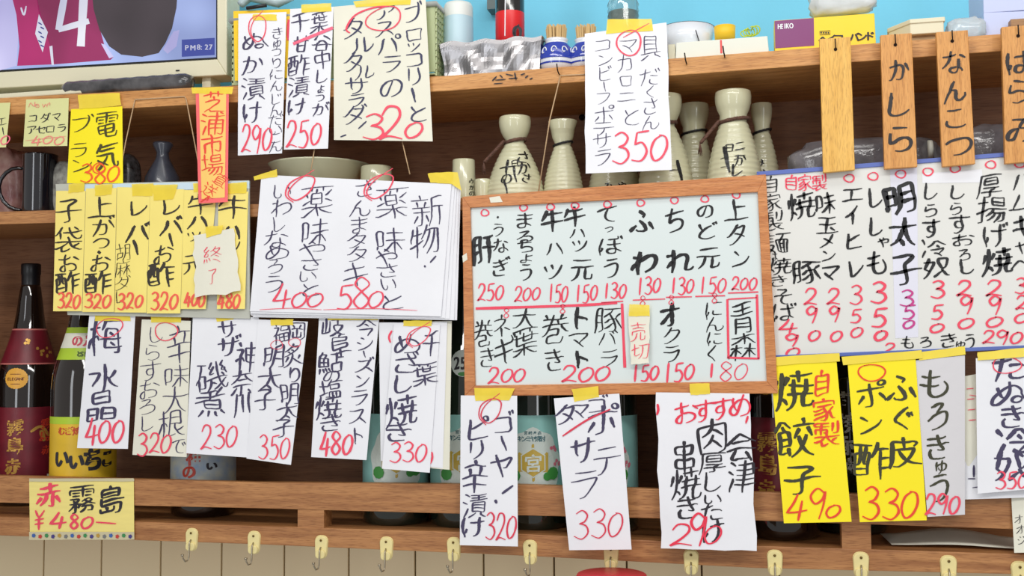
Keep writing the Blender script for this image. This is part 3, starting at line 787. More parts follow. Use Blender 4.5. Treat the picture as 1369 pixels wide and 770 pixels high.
for i in range(4): stroke(L, [(1097 + i * 3.2, 43.7), (1099 + i * 3.2, 43.5)], 2.6, taper=1)
stroke(L, [(1096, 41.8), (1110, 40.8), (1110, 45.6), (1096, 46.4), (1096, 41.8)], .7, sm=False, taper=1)
ink(L, 'brand_lettering', BLACK, bx, fnY(.012), .0009)
# plastic bags
FILM = mat('clear_film', (232, 240, 246), 0.12, trans=.35, bump=1, bscale=30, alpha=.75)
def blob(name, label, px0, px1, py0, py1, Y, m, ry=.02, zb=None, cat='bag', seed=0, amp=.18, parent=None):
    a, b = P(px0, (py0 + py1) / 2, Y), P(px1, (py0 + py1) / 2, Y); zt, z0 = P((px0 + px1) / 2, py0, Y).z, P((px0 + px1) / 2, py1, Y).z
    if zb is not None: z0 = zb
    cx_, cz = (a.x + b.x) / 2, (zt + z0) / 2; rx, rz = (b.x - a.x) / 2, (zt - z0) / 2; vs = []; nu, nv = 28, 14; fs = []
    for j in range(nv + 1):
        ph = math.pi * j / nv
        for i in range(nu):
            th = 2 * math.pi * i / nu; d = Vector((math.sin(ph) * math.cos(th), math.sin(ph) * math.sin(th), math.cos(ph)))
            e = [math.copysign(abs(q) ** .6, q) for q in d]; k = 1 + amp * noise.noise(d * 2.6 + Vector((seed, 0, 0))) + amp * .5 * noise.noise(d * 7 + Vector((seed, 5, 0)))
            vs.append((cx_ + e[0] * rx * min(k, 1.05), Y + e[1] * ry * k, max(z0, cz + e[2] * rz * k)))
    for j in range(nv):
        for i in range(nu): fs.append((j * nu + i, j * nu + (i + 1) % nu, (j + 1) * nu + (i + 1) % nu, (j + 1) * nu + i))
    o = MB().add(vs, [f[::-1] for f in fs], True).build(name, m, parent)
    if parent is None: tag(o, label, cat)
    return o
blob('plastic_bag', 'bundle of white translucent plastic bags on rubber band box', 1078, 1172, -22, 22, .035, mat('white_bag_film', (232, 236, 238), 0.25, bump=1, bscale=28, var=.1, vscale=40, trans=.2), .02, seed=4)
blob('clear_bag', 'crumpled clear plastic bag between wooden plaque and lavender box', 1264, 1318, 26, 50, .03, FILM, .016, zb=shz(1290), seed=9)
# tray of foam packs
yb = P(1225, 46, .03).z
zt_ = shz(1225) + .001
mb = MB(); a, b = P(1186, 40, .03).x, P(1258, 40, .03).x
for k, (z0, z1, ix) in enumerate(((zt_, zt_ + .010, .0), )):
    mb.box(a + .012, b - .001, .02, .07, z0, z1)
tag(mb.build('brown_tray', wood('tray_brown', (150, 120, 84), (180, 150, 104))), 'flat brown tray lying under the cream lidded container', 'tray')
def ptop(y): return P(1225, y, .03).z
mb = MB(); pts = [(P(1190, 45, .03).x, .045), (P(1214, 25, .03).x, .012), (P(1258, 23, .03).x, .012), (P(1260, 23, .03).x, .07), (P(1195, 30, .03).x, .085)]
n = len(pts); z0 = zt_ + .010; z1 = P(1230, 25, .012).z
mb.add([(x, y, z0) for x, y in pts] + [(x, y, z1 - .006) for x, y in pts], [tuple(range(n))[::-1]] + [(i, (i + 1) % n, n + (i + 1) % n, n + i) for i in range(n)])
co_ = mb.build('lidded_container', IV, bevel=.001); tag(co_, 'cream angular container with lid between two wooden plaques', 'container')
mb = MB(); cxm = sum(p[0] for p in pts) / n; cym = sum(p[1] for p in pts) / n
q = [(cxm + (x - cxm) * 1.05, cym + (y - cym) * 1.05) for x, y in pts]
mb.add([(x, y, z1 - .006) for x, y in q] + [(x, y, z1) for x, y in q], [tuple(range(n))[::-1], tuple(range(n, 2 * n))] + [(i, (i + 1) % n, n + (i + 1) % n, n + i) for i in range(n)])
mb.build('lid', IV, co_, bevel=.001)
LAV = mat('lavender_card', (196, 206, 242), .45)
lb = carton('lavender_box', 'pale lavender box at the right end of the shelf', [(1315, 17), (1430, 12), (1432, 40), (1316, 45)], .025, .09, LAV)
a = P(1314, -18, .025); b_ = P(1430, 12, .025); zl = P(1370, 14.6, .025).z
tag(MB().box(a.x, b_.x, .025, .115, zl + .001, zl + .055).build('lavender_box', LAV, bevel=.0008), 'pale lavender box stacked on top of another lavender box', 'box')
tag(MB().box(P(1352, 30, .004).x, P(1420, 30, .004).x, .006, .02, shz(1369) + .0002, P(1369, 24, .004).z).build('wood_block', wood('block_brown', (150, 110, 70), (176, 134, 92))), 'small brown wooden block standing before the lavender boxes', 'block')
tag(MB().box(P(1262, 44, .02).x, P(1312, 44, .02).x, .016, .05, shz(1262) + .0001, shz(1262) + .004).build('brown_tray', MATS['tray_brown']), 'flat brown tray lying beneath the crumpled clear bag', 'tray')
# hanging lamp / dark bracket on the wall
tag(MB().box(P(651, 3, .19).x, P(662, 3, .19).x, .19, .2195, P(656, 12, .19).z, P(656, -10, .19).z).build('wall_bracket', mat('grey_bracket', (96, 110, 112), .5)), 'small grey bracket fixed on blue wall behind sauce bottle', 'bracket')

# ------------------------------------------------------------------ hanging wooden plaques
PLQ = wood('plaque_orange_wood', (206, 142, 72), (226, 164, 92), vertical=True, scale=12); PLY = wood('plaque_yellow_wood', (226, 172, 78), (240, 190, 98), vertical=True, scale=12)
NAIL = mat('dark_iron_nail', (46, 36, 32), .45, metal=.8)
def plaque(label, quad, m, txt, nail, w):
    Y = -.021; f = [P(x, y, Y) for x, y in quad]
    o = MB().hexa(f + [v + Vector((0, .008, 0)) for v in f]).build('wooden_plaque', m, bevel=.0008); tag(o, label, 'plaque', 'hanging wooden menu plaques')
    cx_, cy_ = nail
    MB().lathe([(0, 0), (.0021, 0), (.0022, -.0003), (0, -.0003)], (P(cx_, cy_, Y).x, Y - .0002, P(cx_, cy_, Y).z), 14, axis='y').build('nail_hole', mat('hole_dark', (40, 22, 16), .9), o)
    if txt:
        L = []
        for ch, x, y, s in txt: char(L, ch, x, y, s, thick=.022, rough=1)
        ink(L, 'lettering', mat('ink_on_wood', (44, 38, 40), .6), o, fnY(Y), .0006)
    pn = P(cx_, cy_ - .5, Y)
    n_ = MB().tube([pn + Vector((0, .026, 0)), pn + Vector((0, -.003, 0)), pn + Vector((-.0004, -.0045, .002)), pn + Vector((-.0006, -.0045, .012))], .0008, 8)
    tag(n_.build('nail_hook', NAIL), 'iron nail hook holding up the ' + w, 'nail', None)
plaque('blank light wooden plaque without writing, leftmost of the hanging plaques', [(1095.5, 52), (1137, 49), (1143, 227), (1100.5, 231)], PLY, None, (1117, 66), 'blank wooden plaque')
plaque('orange wooden plaque lettered かしら, second hanging plaque from the left', [(1177, 47), (1219, 44), (1226.5, 223), (1182.5, 226)], PLQ, [('か', 1202, 93, 30), ('し', 1200, 139, 36), ('ら', 1203, 186, 38)], (1197, 60), 'second plaque from the left, lettered かしら')
plaque('orange wooden plaque lettered なんこつ, third hanging plaque from the left', [(1251.5, 43), (1294, 40), (1304, 219), (1260, 223)], PLQ, [('な', 1275, 83, 32), ('ん', 1277, 121, 34), ('こ', 1277, 157, 32), ('つ', 1283, 194, 38)], (1273, 55), 'third plaque from the left, lettered なんこつ')
plaque('wooden plaque with lettering はらみ cut by the right picture edge', [(1339, 36), (1381, 33), (1391, 215), (1344, 219)], PLQ, [('は', 1361, 83, 34), ('ら', 1362, 122, 34), ('み', 1366, 172, 38)], (1361, 48), 'plaque cut by right picture edge, lettered はらみ')
for px, py, lab in ((918, 85, 'bent iron nail in shelf edge, left of the pair'), (969, 76, 'bent iron nail in shelf edge, right of the pair'), (748, 99, 'iron nail holding the string above the sake flasks')):
    pn = P(px, py, 0); tag(MB().tube([pn + Vector((0, .006, 0)), pn + Vector((0, -.006, -.001)), pn + Vector((-.001, -.0095, .003)), pn + Vector((-.002, -.010, .012))], .0009, 8).build('nail_hook', NAIL), lab, 'nail')

# ------------------------------------------------------------------ sake flasks on the middle board
CEL = mat('celadon_glaze', (206, 204, 172), .18, var=.06, vscale=18, coat=.4, bump=.1, bscale=40); ROPE = mat('brown_straw_rope', (96, 66, 54), .85, bump=1, bscale=300, var=.3, vscale=200)
zm = lambda px: P(px, 262 + (px - 700) * -.0359, 0).z + .0004
def lathe_map(c, prof, ang):
    """surface mapping: s metres around from angle ang, z height above base"""
    def rad(z):
        for (r0, z0), (r1, z1) in zip(prof, prof[1:]):
            if z0 <= z <= z1 and z1 > z0: return r0 + (r1 - r0) * (z - z0) / (z1 - z0)
        return prof[-1][0]
    def fn(s, z, off):                              # s, z in mm; z measured down from the top of text space
        zz = z / 1000; r = rad(zz) + off; a = ang + s / 1000 / max(r, .004)
        return Vector((c[0] + r * math.cos(a), c[1] + r * math.sin(a), c[2] + zz))
    return fn
def facing(c): return math.atan2(CAM.y - c[1], CAM.x - c[0])
def flask(label, px, Y, topy, mouth, neck, base, text=None, rope=True, tail=True, m=CEL, flare=False, dent=False, rope_m=ROPE):
    z0 = zm(px); s = pxm(px, 200, Y); c = (P(px, 240, Y).x, Y, z0); Hh = P(px, topy, Y).z - z0; u = s
    r = root('sake_flask', c); tag(r, label, 'sake flask', 'sake flasks on the middle shelf')
    zn = Hh * .70; pr = [(0, 0), (base * u * .93, 0), (base * u, .003)]
    nr = 12
    for i in range(nr * 4 + 1):
        t = i / (nr * 4); z = .004 + (zn - .006) * t
        rr = neck + (base - neck) * (1 - t ** 1.75)
        pr.append((rr * u + .0010 * abs(math.sin(math.pi * t * nr)), z))
    zr = zn
    if flare: pr += [(neck * u, zn + .001), ((neck * .6 + mouth * .4) * u, zn + (Hh - zn) * .3), (mouth * .8 * u, zn + (Hh - zn) * .6), (mouth * u, Hh - .001)]
    else: pr += [(neck * u, zn + .001), (neck * 1.04 * u, zn + (Hh - zn) * .08), (mouth * .76 * u, zn + (Hh - zn) * .22), (mouth * .90 * u, zn + (Hh - zn) * .4), (mouth * 1.0 * u, zn + (Hh - zn) * .62), (mouth * 1.03 * u, zn + (Hh - zn) * .8), (mouth * u, Hh - .001)]
    full = pr + [(mouth * .97 * u, Hh), (mouth * .9 * u, Hh - .001), (mouth * .75 * u, zn + (Hh - zn) * .4), (neck * .6 * u, zn)]
    MB().lathe(full, c, 40).build('flask_body', m, r)
    if rope:
        zz = zn + .001
        for ph in (0, 2.1, 4.2):
            pts = []
            for i in range(49):
                a = 2 * math.pi * i / 48; rr = neck * u + .0018; w_ = 12 * a + ph
                pts.append((c[0] + (rr + .0011 * math.cos(w_)) * math.cos(a), c[1] + (rr + .0011 * math.cos(w_)) * math.sin(a), z0 + zz + .0011 * math.sin(w_) + .003 * math.cos(a - .3)))
            MB().tube(pts, .0018 if rope_m is ROPE else .0009, 6).build('rope', rope_m, r)
        if tail:
            a = facing(c) - 1.25; p0 = Vector((c[0] + (neck * u + .002) * math.cos(a), c[1] + (neck * u + .002) * math.sin(a), z0 + zz - .001))
            for ph in (0, 2.1, 4.2):
                pts = []
                for i in range(22):
                    t = i / 21; w_ = 14 * t + ph
                    rr = (base * .75 * t) * u * .9
                    pts.append(p0 + Vector((-rr - .001 * math.cos(w_), -.006 - .006 * t + .001 * math.sin(w_), -.030 * t)))
                MB().tube(pts, .0018, 6).build('rope_tail', rope_m, r)
            mb = MB(); e = pts[-1]
            for i in range(16):
                a = i * 2.4; mb.tube([e, e + Vector((.0028 * math.cos(a), .0022 * math.sin(a), -.012 - .003 * (i % 3)))], [.0007, .0003], 4)
            tag(mb.build('rope_fringe', rope_m, r), kind='stuff')
    if text:
        L = []
        for ch, sx, z, w_, rt in text:
            tmp = []; char(tmp, ch, 0, 0, w_ * 1.15, rot=rt, thick=.03)
            for g in tmp: L.append(shift(g, sx, z))
        ink(L, 'brush_lettering', mat('black_glaze_writing', (26, 26, 28), .25), r, lathe_map(c, full[1:nr * 4 + 4], facing(c)), .0009)
    return r
flask('sake flask with brown rope and black brushed writing left of string', 689, .045, 157, 20.5, 12, 37,
      [('さ', 12, 58, 17, 10), ('か', 13, 42, 17, 0), ('さ', 16, 27, 13, 20), ('十', -12, 42, 20, 0), ('の', -13, 26, 14, 0), ('一', -14, 14, 20, 86), ('日', -1, 48, 9, 0), ('一', -1, 33, 20, 86)])
flask('plain sake flask with flared mouth and thin dark cord behind string', 753, .055, 162, 19.5, 10.5, 26, None, rope=True, tail=False, flare=True, rope_m=BKP)
flask('sake flask mostly hidden behind white macaroni menu sheet', 822, .09, 150, 20, 13, 36, [('み', -10, 16, 12, 0), ('や', 10, 16, 12, 0)], tail=False)
flask('sake flask with brown rope just right of macaroni menu sheet', 890, .05, 128, 22.5, 13, 37, [('一', 12, 30, 12, 0), ('一', 20, 26, 30, 86)], tail=False)
flask('shadowed sake flask at back between two roped flasks', 929, .11, 140, 20, 15, 28, None, tail=False, rope_m=BKP)
flask('largest sake flask with thick brown rope and black writing', 982, .04, 123, 24, 18, 37,
      [('二', 8, 58, 12, 0), ('二', 8, 49, 12, 0), ('か', 8, 38, 14, 0), ('し', 3, 26, 16, 0), ('日', -6, 56, 11, 0), ('一', -10, 40, 30, 86), ('っ', 10, 14, 14, 0), ('一', -14, 42, 8, 0), ('一', -14, 30, 8, 0)])
flask('small shadowed sake flask behind the largest one, rightmost', 1020, .11, 139, 14, 10, 24, [('み', -6, 48, 14, 0), ('か', -4, 32, 14, 0), ('の', -4, 18, 14, 0)], tail=False, rope_m=BKP)
MB().lathe([(0, .2), (.0035, .2), (.0050, .196), (.004, .192), (0, .1905)], (P(777, 156, .19).x, 0, P(777, 156, .19).z), 14, axis='y').build('knob', mat('black_gloss', (14, 14, 16), .08), shelf)
def cup(label, px, Y, topy, rt, rb_, z0, m, text=None):
    s = pxm(px, 240, Y); c = (P(px, 240, Y).x, Y, z0); h = P(px, topy, Y).z - z0; pr = [(0, 0), (rb_ * s, 0), (rb_ * s * 1.02, .002), (rt * s, h * .6), (rt * .96 * s, h - .001), (rt * .93 * s, h), (rt * .88 * s, h - .001), (rt * .85 * s, .004), (0, .004)]
    o = MB().lathe(pr, c, 32).build('sake_cup', m, loc=c); tag(o, label, 'cup', 'small sake cups')
    if text:
        L = []
        for ch, sx, z, w_, rt_ in text:
            tmp = []; char(tmp, ch, 0, 0, w_, rot=rt_, thick=.03)
            for g in tmp: L.append(shift(g, sx, z))
        ink(L, 'lettering', MATS['black_glaze_writing'], o, lathe_map(c, pr[1:5], facing(c)), .0008)
cup('pale sake cup turned upside down with small dark writing', 620, .05, 214, 15, 21, zm(620), CEL, [('み', 12, 30, 8, 0), ('か', 12, 20, 8, 0), ('の', 12, 11, 8, 0)])
cup('tiny pale round cup left of the roped sake flask', 646, .035, 240, 11, 10, zm(646), CEL)
cup('greenish cup peeking over the white menu stack', 503, .05, 223, 20, 17, zm(503), CEL)
# big plate edge above the stack
c = P(428, 225, .07); z0 = zm(428)
h = P(428, 222, .07).z - z0; s = pxm(428, 225, .07)
tag(MB().lathe([(0, 0), (24 * s, 0), (26 * s, .004), (62 * s, h - .002), (64 * s, h), (61 * s, h - .0005), (25 * s, .008), (0, .007)], (c.x, .07, z0), 48).build('shallow_bowl', CEL, loc=(c.x, .07, z0)), 'shallow pale green bowl showing its rim above menu stack', 'bowl')
# wrapped bundles right
WRAP = mat('grey_wrapped_film', (112, 108, 112), .15, bump=1, bscale=50, var=.35, vscale=35, coat=.5)
for a, b, t, lab, sd in ((1056, 1262, 186, 'long low grey bundle wrapped in clear film behind plaques', 1), (1270, 1440, 166, 'taller grey bundle wrapped in clear film at shelf end', 8)):
    blob('wrapped_bundle', lab, a, b, t, 250, .06, WRAP, .030, zb=zm((a + b) / 2), cat='bundle', seed=sd, amp=.12)
tag(MB().lathe([(.0, 0), (.012, 0), (.012, .005), (0, .005)], (P(1240, 200, .035).x, .033, P(1240, 200, .033).z), 18, axis='x').build('white_cap', WB), 'small white round cap between the wrapped bundles', 'spool')  # white disc taken for a cap, most likely from a bottle

# mug and dark things at the left
c = P(44, 283, .055); z0 = zm(44) ; s = pxm(44, 240, .055); hm = P(44, 208, .055).z - z0
MUGM = mat('black_steel_enamel', (20, 20, 28), .1, coat=1.0)
mg = root('beer_mug', (c.x, .055, z0)); tag(mg, 'glossy black metal mug with handle on left middle shelf', 'mug')
MB().lathe([(0, 0), (18.5 * s, 0), (19 * s, .002), (19 * s, hm - .002), (19.6 * s, hm), (18 * s, hm), (17.5 * s, .004), (0, .004)], (c.x + .012, .055, z0), 40).build('mug_body', MUGM, mg)
MB().tube([(c.x + .012 - 18.5 * s, .05, z0 + hm * .78), (c.x + .012 - 30 * s, .042, z0 + hm * .82), (c.x + .012 - 43 * s, .034, z0 + hm * .62), (c.x + .012 - 44 * s, .034, z0 + hm * .38), (c.x + .012 - 34 * s, .042, z0 + hm * .14), (c.x + .012 - 18.5 * s, .05, z0 + hm * .13)], .0036, 10).build('handle', MUGM, mg, subsurf=1)
blob('wine_red_pouch', 'crinkled wine red and grey pouch behind the black mug', -30, 38, 200, 290, .13, mat('wine_film', (128, 62, 66), .3, var=.5, vscale=30, bump=1, bscale=50, rgb2=(190, 160, 150)), .03, zb=zm(0), seed=3, cat='pouch')
blob('speckled_stone_cup', 'grey speckled rough cup between black mug and yellow card', 74, 112, 216, 290, .07, mat('grey_speckle', (100, 96, 92), .4, var=.6, vscale=90, bump=1, bscale=90, rgb2=(190, 190, 180)), .02, zb=zm(90), cat='cup', seed=6, amp=.05)
blob('speckled_black_cup', 'black cup with white speckles right of yellow card', 142, 184, 206, 290, .08, mat('black_speckle', (22, 22, 24), .25, var=.9, vscale=150, rgb2=(90, 90, 92)), .022, zb=zm(160), cat='cup', seed=2, amp=.04)
c = P(217, 250, .07); z0 = zm(217); s = pxm(217, 240, .07); hf = P(217, 191, .07).z - z0
DKC = mat('dark_pewter_glaze', (62, 66, 78), .3, var=.25, vscale=60, coat=.3)
tag(MB().lathe([(0, 0), (20 * s, 0), (21 * s, hf * .3), (20 * s, hf * .52), (8 * s, hf * .78), (7 * s, hf * .86), (12 * s, hf * .97), (11 * s, hf), (5 * s, hf * .9)], (c.x, .07, z0), 32).build('dark_flask', DKC, loc=(c.x, .07, z0)), 'dark grey ribbed sake flask behind left hanging strings', 'sake flask')

# ------------------------------------------------------------------ bottles on the bottom board
GLK = mat('dark_brown_bottle_glass', (26, 16, 12), .06, coat=.8); GLG = mat('dark_green_bottle_glass', (30, 40, 32), .06, coat=.8)
def zbot(px): return P(px, 690.6 + (px - 0) * .0369, 0).z + .0004
BP = [(0, 0), (.043, 0), (.0475, .004), (.049, .012), (.049, .195), (.0475, .212), (.0435, .230), (.037, .250), (.0305, .270), (.0255, .290), (.0215, .315), (.0185, .34), (.016, .358), (.0145, .362), (.0145, .378), (.0155, .38), (.0155, .396), (.0145, .398), (0, .398)]
def cyl_patch(c, prof, a0, a1, z0, z1, off, nz=6, na=24, slant=0):
    fn = lathe_map(c, prof, 0); vs = []
    def rad(z):
        for (r0, q0), (r1, q1) in zip(prof, prof[1:]):
            if q0 <= z <= q1 and q1 > q0: return r0 + (r1 - r0) * (z - q0) / (q1 - q0)
        return prof[-1][0]
    for j in range(nz + 1):
        for i in range(na + 1):
            a = a0 + (a1 - a0) * i / na; z = z0 + (z1 - z0) * j / nz + slant * math.cos(a - (a0 + a1) / 2) ; r = rad(z) + off
            vs.append((c[0] + r * math.cos(a), c[1] + r * math.sin(a), c[2] + z))
    n = na + 1
    return MB().add(vs, [(j * n + i, j * n + i + 1, (j + 1) * n + i + 1, (j + 1) * n + i) for j in range(nz) for i in range(na)], True)
def bottle(label, px, Y, m, labels=(), capm=None, group='large bottles behind the front rail'):
    z0 = zbot(px); c = (P(px, 640, Y).x, Y, z0); r = root('sake_bottle', c); tag(r, label, 'bottle', group)
    MB().lathe(BP[:-5], c, 44).build('bottle_body', m, r)
    MB().lathe(BP[-6:], c, 32).build('cap', capm or BKP, r)
    A = facing(c)
    for d in labels:
        if d[0] == 'patch':
            _, nm, mm, h0, h1, za, zb_, off = d; cyl_patch(c, BP, A - h0, A + h1, za, zb_, off).build(nm, mm, r)
        elif d[0] == 'text':
            _, nm, mm, items, off = d; L = []
            for it in items:
                if it[0] == 'strokes':
                    for pts, w_ in it[1]: stroke(L, pts, w_)
                else:
                    ch, sx, z, w_, h_, th = it; tmp = []; char(tmp, ch, 0, 0, w_, h_, thick=th, rough=.6)
                    for g in tmp: L.append(shift(g, sx, z))
            ink(L, nm, mm, r, lathe_map(c, BP, A), off)
        elif d[0] == 'poly':
            _, nm, mm, pts, off = d; fn = lathe_map(c, BP, A); mid = (sum(p[0] for p in pts) / len(pts), sum(p[1] for p in pts) / len(pts)); vs = []; n = len(pts)
            for k in range(5):
                for p in pts: vs.append(fn(mid[0] + (p[0] - mid[0]) * k / 4, mid[1] + (p[1] - mid[1]) * k / 4, off))
            MB().add(vs, [(k * n + i, k * n + (i + 1) % n, (k + 1) * n + (i + 1) % n, (k + 1) * n + i) for k in range(4) for i in range(n)]).build(nm, mm, r)
    return r
MAR = mat('maroon_label', (116, 26, 40), .4, var=.25, vscale=30); GOLD = mat('gold_print', (206, 158, 74), .35, metal=.4); ORG = mat('orange_red_print', (200, 60, 40), .4)
def disc(cx_, cz, r_, n=20, ry=None): return [(cx_ + r_ * math.cos(2 * math.pi * i / n), cz + (ry or r_) * math.sin(2 * math.pi * i / n)) for i in range(n)]
rr_ = random.Random(3)
def blossoms(cx_, cz, n, sp=8):
    out = []
    for i in range(n):
        x, z = cx_ + rr_.uniform(-sp, sp), cz + rr_.uniform(-sp * .6, sp * .6)
        for k in range(5):
            a = k * 1.257; out.append(([(x, z), (x + 2.6 * math.cos(a), z + 2.6 * math.sin(a))], 2.2))
    return out
redlab = [('patch', 'body_label', MAR, 1.5, 1.5, .03, .160, .0004), ('patch', 'neck_label', MAR, 1.5, 1.5, .232, .286, .0006),
          ('patch', 'label_border', mat('rose_edge', (196, 110, 104), .4), 1.5, 1.5, .2295, .232, .0008), ('patch', 'label_border', MATS['rose_edge'], 1.5, 1.5, .286, .2885, .0008),
          ('poly', 'round_sticker', mat('gold_sticker', (232, 170, 60), .35), [(-20 + (18.5 + .7 * (k % 2)) * math.cos(math.pi * k / 24), 207 + (16.5 + .7 * (k % 2)) * math.sin(math.pi * k / 24)) for k in range(48)], .0006),
          ('text', 'sticker_print', mat('brown_print', (120, 60, 20), .5), [(c_, -31 + i * 3.9, 206.5, 6, 6, .03) for i, c_ in enumerate('ELEGANT')] + [('strokes', [([(-30, 214), (-12, 214)], 1.4), ([(-29, 198), (-13, 198)], 1.4)])], .0009),
          ('text', 'gold_lettering', GOLD, [('霧', -20, 128, 26, 26, .05), ('島', -20, 98, 26, 26, .05), ('赤', -22, 66, 24, 24, .05), ('strokes', blossoms(26, 250, 9, 14) + blossoms(-4, 268, 4, 6) + [([(4, 120), (20, 128), (34, 112)], 5), ([(20, 122), (26, 104)], 7)])], .0008),
          ('text', 'small_print', ORG, [('霧', 28, 132, 16, 18, .04), ('島', 27, 112, 18, 16, .04), ('赤', 30, 90, 16, 14, .03)], .0008),
          ('text', 'small_print', WHITE, [('strokes', [([(46, 146 - k * 6), (46, 142 - k * 6)], 2.6) for k in range(14)])], .0009),
          ('poly', 'barcode_panel', CREAM, [(32, 50), (52, 50), (52, 36), (32, 36)], .0008)]
bottle('dark bottle with maroon and gold label and round gold sticker, far left', 36, .135, GLK, redlab)
bottle('dark bottle with maroon label cut by left picture edge', -66, .075, GLK, redlab)
YG = mat('lime_label', (176, 206, 50), .4); YO = mat('yellow_orange_label', (232, 190, 44), .4, var=.15, vscale=12)
bottle('brown bottle with lime green neck band and yellow brushed label', 111, .062, GLK,
       [('patch', 'body_label', YO, 1.4, 1.4, .03, .150, .0004), ('patch', 'label_top', YG, 1.4, 1.4, .140, .151, .0006), ('patch', 'neck_label', YG, 1.5, 1.5, .238, .288, .0005), ('patch', 'neck_stripe', CREAM, 1.5, 1.5, .256, .279, .0008),
        ('text', 'brushed_lettering', BLACK, [('い', -34, 88, 24, 26, .05), ('い', -10, 84, 22, 24, .05), ('ち', 14, 86, 28, 34, .06), ('こ', 38, 86, 22, 26, .06)], .0010),
        ('text', 'red_lettering', ORG, [(c_, -34 + i * 12, 130, 12, 12, .03) for i, c_ in enumerate('むぎ焼酎本格')], .0010),
        ('text', 'neck_lettering', mat('pink_print', (206, 70, 90), .5), [('の', -12, 267, 16, 17, .05), ('ナ', 2, 267, 16, 17, .05), ('ポ', 16, 267, 16, 17, .05)], .0011),
        ('text', 'neck_print', mat('dark_green_print', (70, 96, 20), .5), [(c_, -8 + i * 6, 247, 9, 9, .05) for i, c_ in enumerate('とSILKY')], .0011)])
FLO = mat('blue_floral_label', (150, 176, 206), .45, var=.4, vscale=45, rgb2=(216, 216, 196))
bottle('bottle with blue floral label and red characters below white sheets', 272, .085, GLK,
       [('patch', 'body_label', FLO, 1.4, 1.4, .03, .150, .0004), ('text', 'red_lettering', ORG, [('神', -14, 92, 24, 24, .05), ('の', -22, 70, 20, 20, .05)], .001), ('text', 'brushed_lettering', BLACK, [('い', 12, 78, 16, 12, .05)], .001)])
TEAL = mat('pale_teal_label', (150, 206, 200), .45, var=.12, vscale=25); WHC = mat('label_cloud_white', (222, 232, 226), .5); GLD = mat('mustard_gold', (206, 176, 76), .4); LEAF = mat('leaf_green_print', (66, 150, 66), .5)
def hexg(r_, cx_=0, cz=95): return [(cx_ + r_ * math.sin(math.pi / 3 * i) * .95, cz + r_ * math.cos(math.pi / 3 * i)) for i in range(6)]
def cloud(): return [(40 * math.sin(a) * (1 + .04 * math.cos(9 * a)), 92 + 50 * math.cos(a) * (1 + .04 * math.cos(9 * a)) if math.cos(a) > -.75 else 54) for a in [2 * math.pi * i / 48 for i in range(48)]]
teal = [('patch', 'body_label', TEAL, 1.45, 1.45, .040, .160, .0004), ('poly', 'label_cloud', WHC, cloud(), .0007), ('poly', 'label_hexagon', GLD, hexg(26), .0010), ('poly', 'label_hexagon', WHC, hexg(21), .0013), ('poly', 'label_hexagon', GLD, hexg(19), .0015),
        ('text', 'label_character', WHC, [('宮', 0, 94, 21, 23, .03)], .0019),
        ('text', 'small_lettering', mat('teal_print', (60, 110, 120), .5), [(c_, -19 + i * 6.4, 128 - .02 * (i - 3) ** 2, 8, 8, .02) for i, c_ in enumerate('キンミヤ焼酎')] + [(c_, -10 + i * 6.4, 136, 5, 5, .02) for i, c_ in enumerate('宮崎本店')], .0011),
        ('poly', 'leaf', LEAF, disc(29, 80, 9, 9), .0019), ('poly', 'leaf', LEAF, disc(-27, 77, 9, 9), .0019), ('poly', 'leaf', LEAF, disc(20, 76, 6, 9), .0019),
        ('text', 'small_flowers', mat('rose_print', (226, 120, 140), .5), [('strokes', blossoms(28, 112, 4, 7) + blossoms(36, 94, 4, 5))], .0012),
        ('poly', 'neck_sticker', WHC, disc(-2, 232, 17, ry=19), .0006), ('text', 'neck_number', BLACK, [('2', -6, 234, 16, 22, .03), ('5', 4, 234, 16, 22, .03)], .0009), ('poly', 'leaf', LEAF, disc(-2, 217, 7, 9, 3), .0009)]
for px, lab in ((530, 'teal labelled bottle behind left edge of めざし焼き sheets, leftmost teal one'), (621, 'teal labelled bottle between めざし焼き and ゴーヤ sheets'), (713, 'teal labelled bottle showing gold hexagon between two white sheets'), (806, 'teal labelled bottle hidden behind ポテサラ sheet, rightmost teal one')):
    bottle(lab, px, .075, GLG, teal)
bottle('dark bottle with maroon gold label right of おすすめ sheet', 1046, .08, GLK, redlab)
bottle('dark bottle with plain white lettering between the yellow cards', 1138, .14, GLG, [('text', 'white_lettering', WHC, [('芋', -2, 180, 26, 26, .05), ('焼', -2, 150, 26, 26, .05), ('酎', -2, 120, 26, 26, .05), ('本', -2, 90, 26, 26, .05)], .0006)])


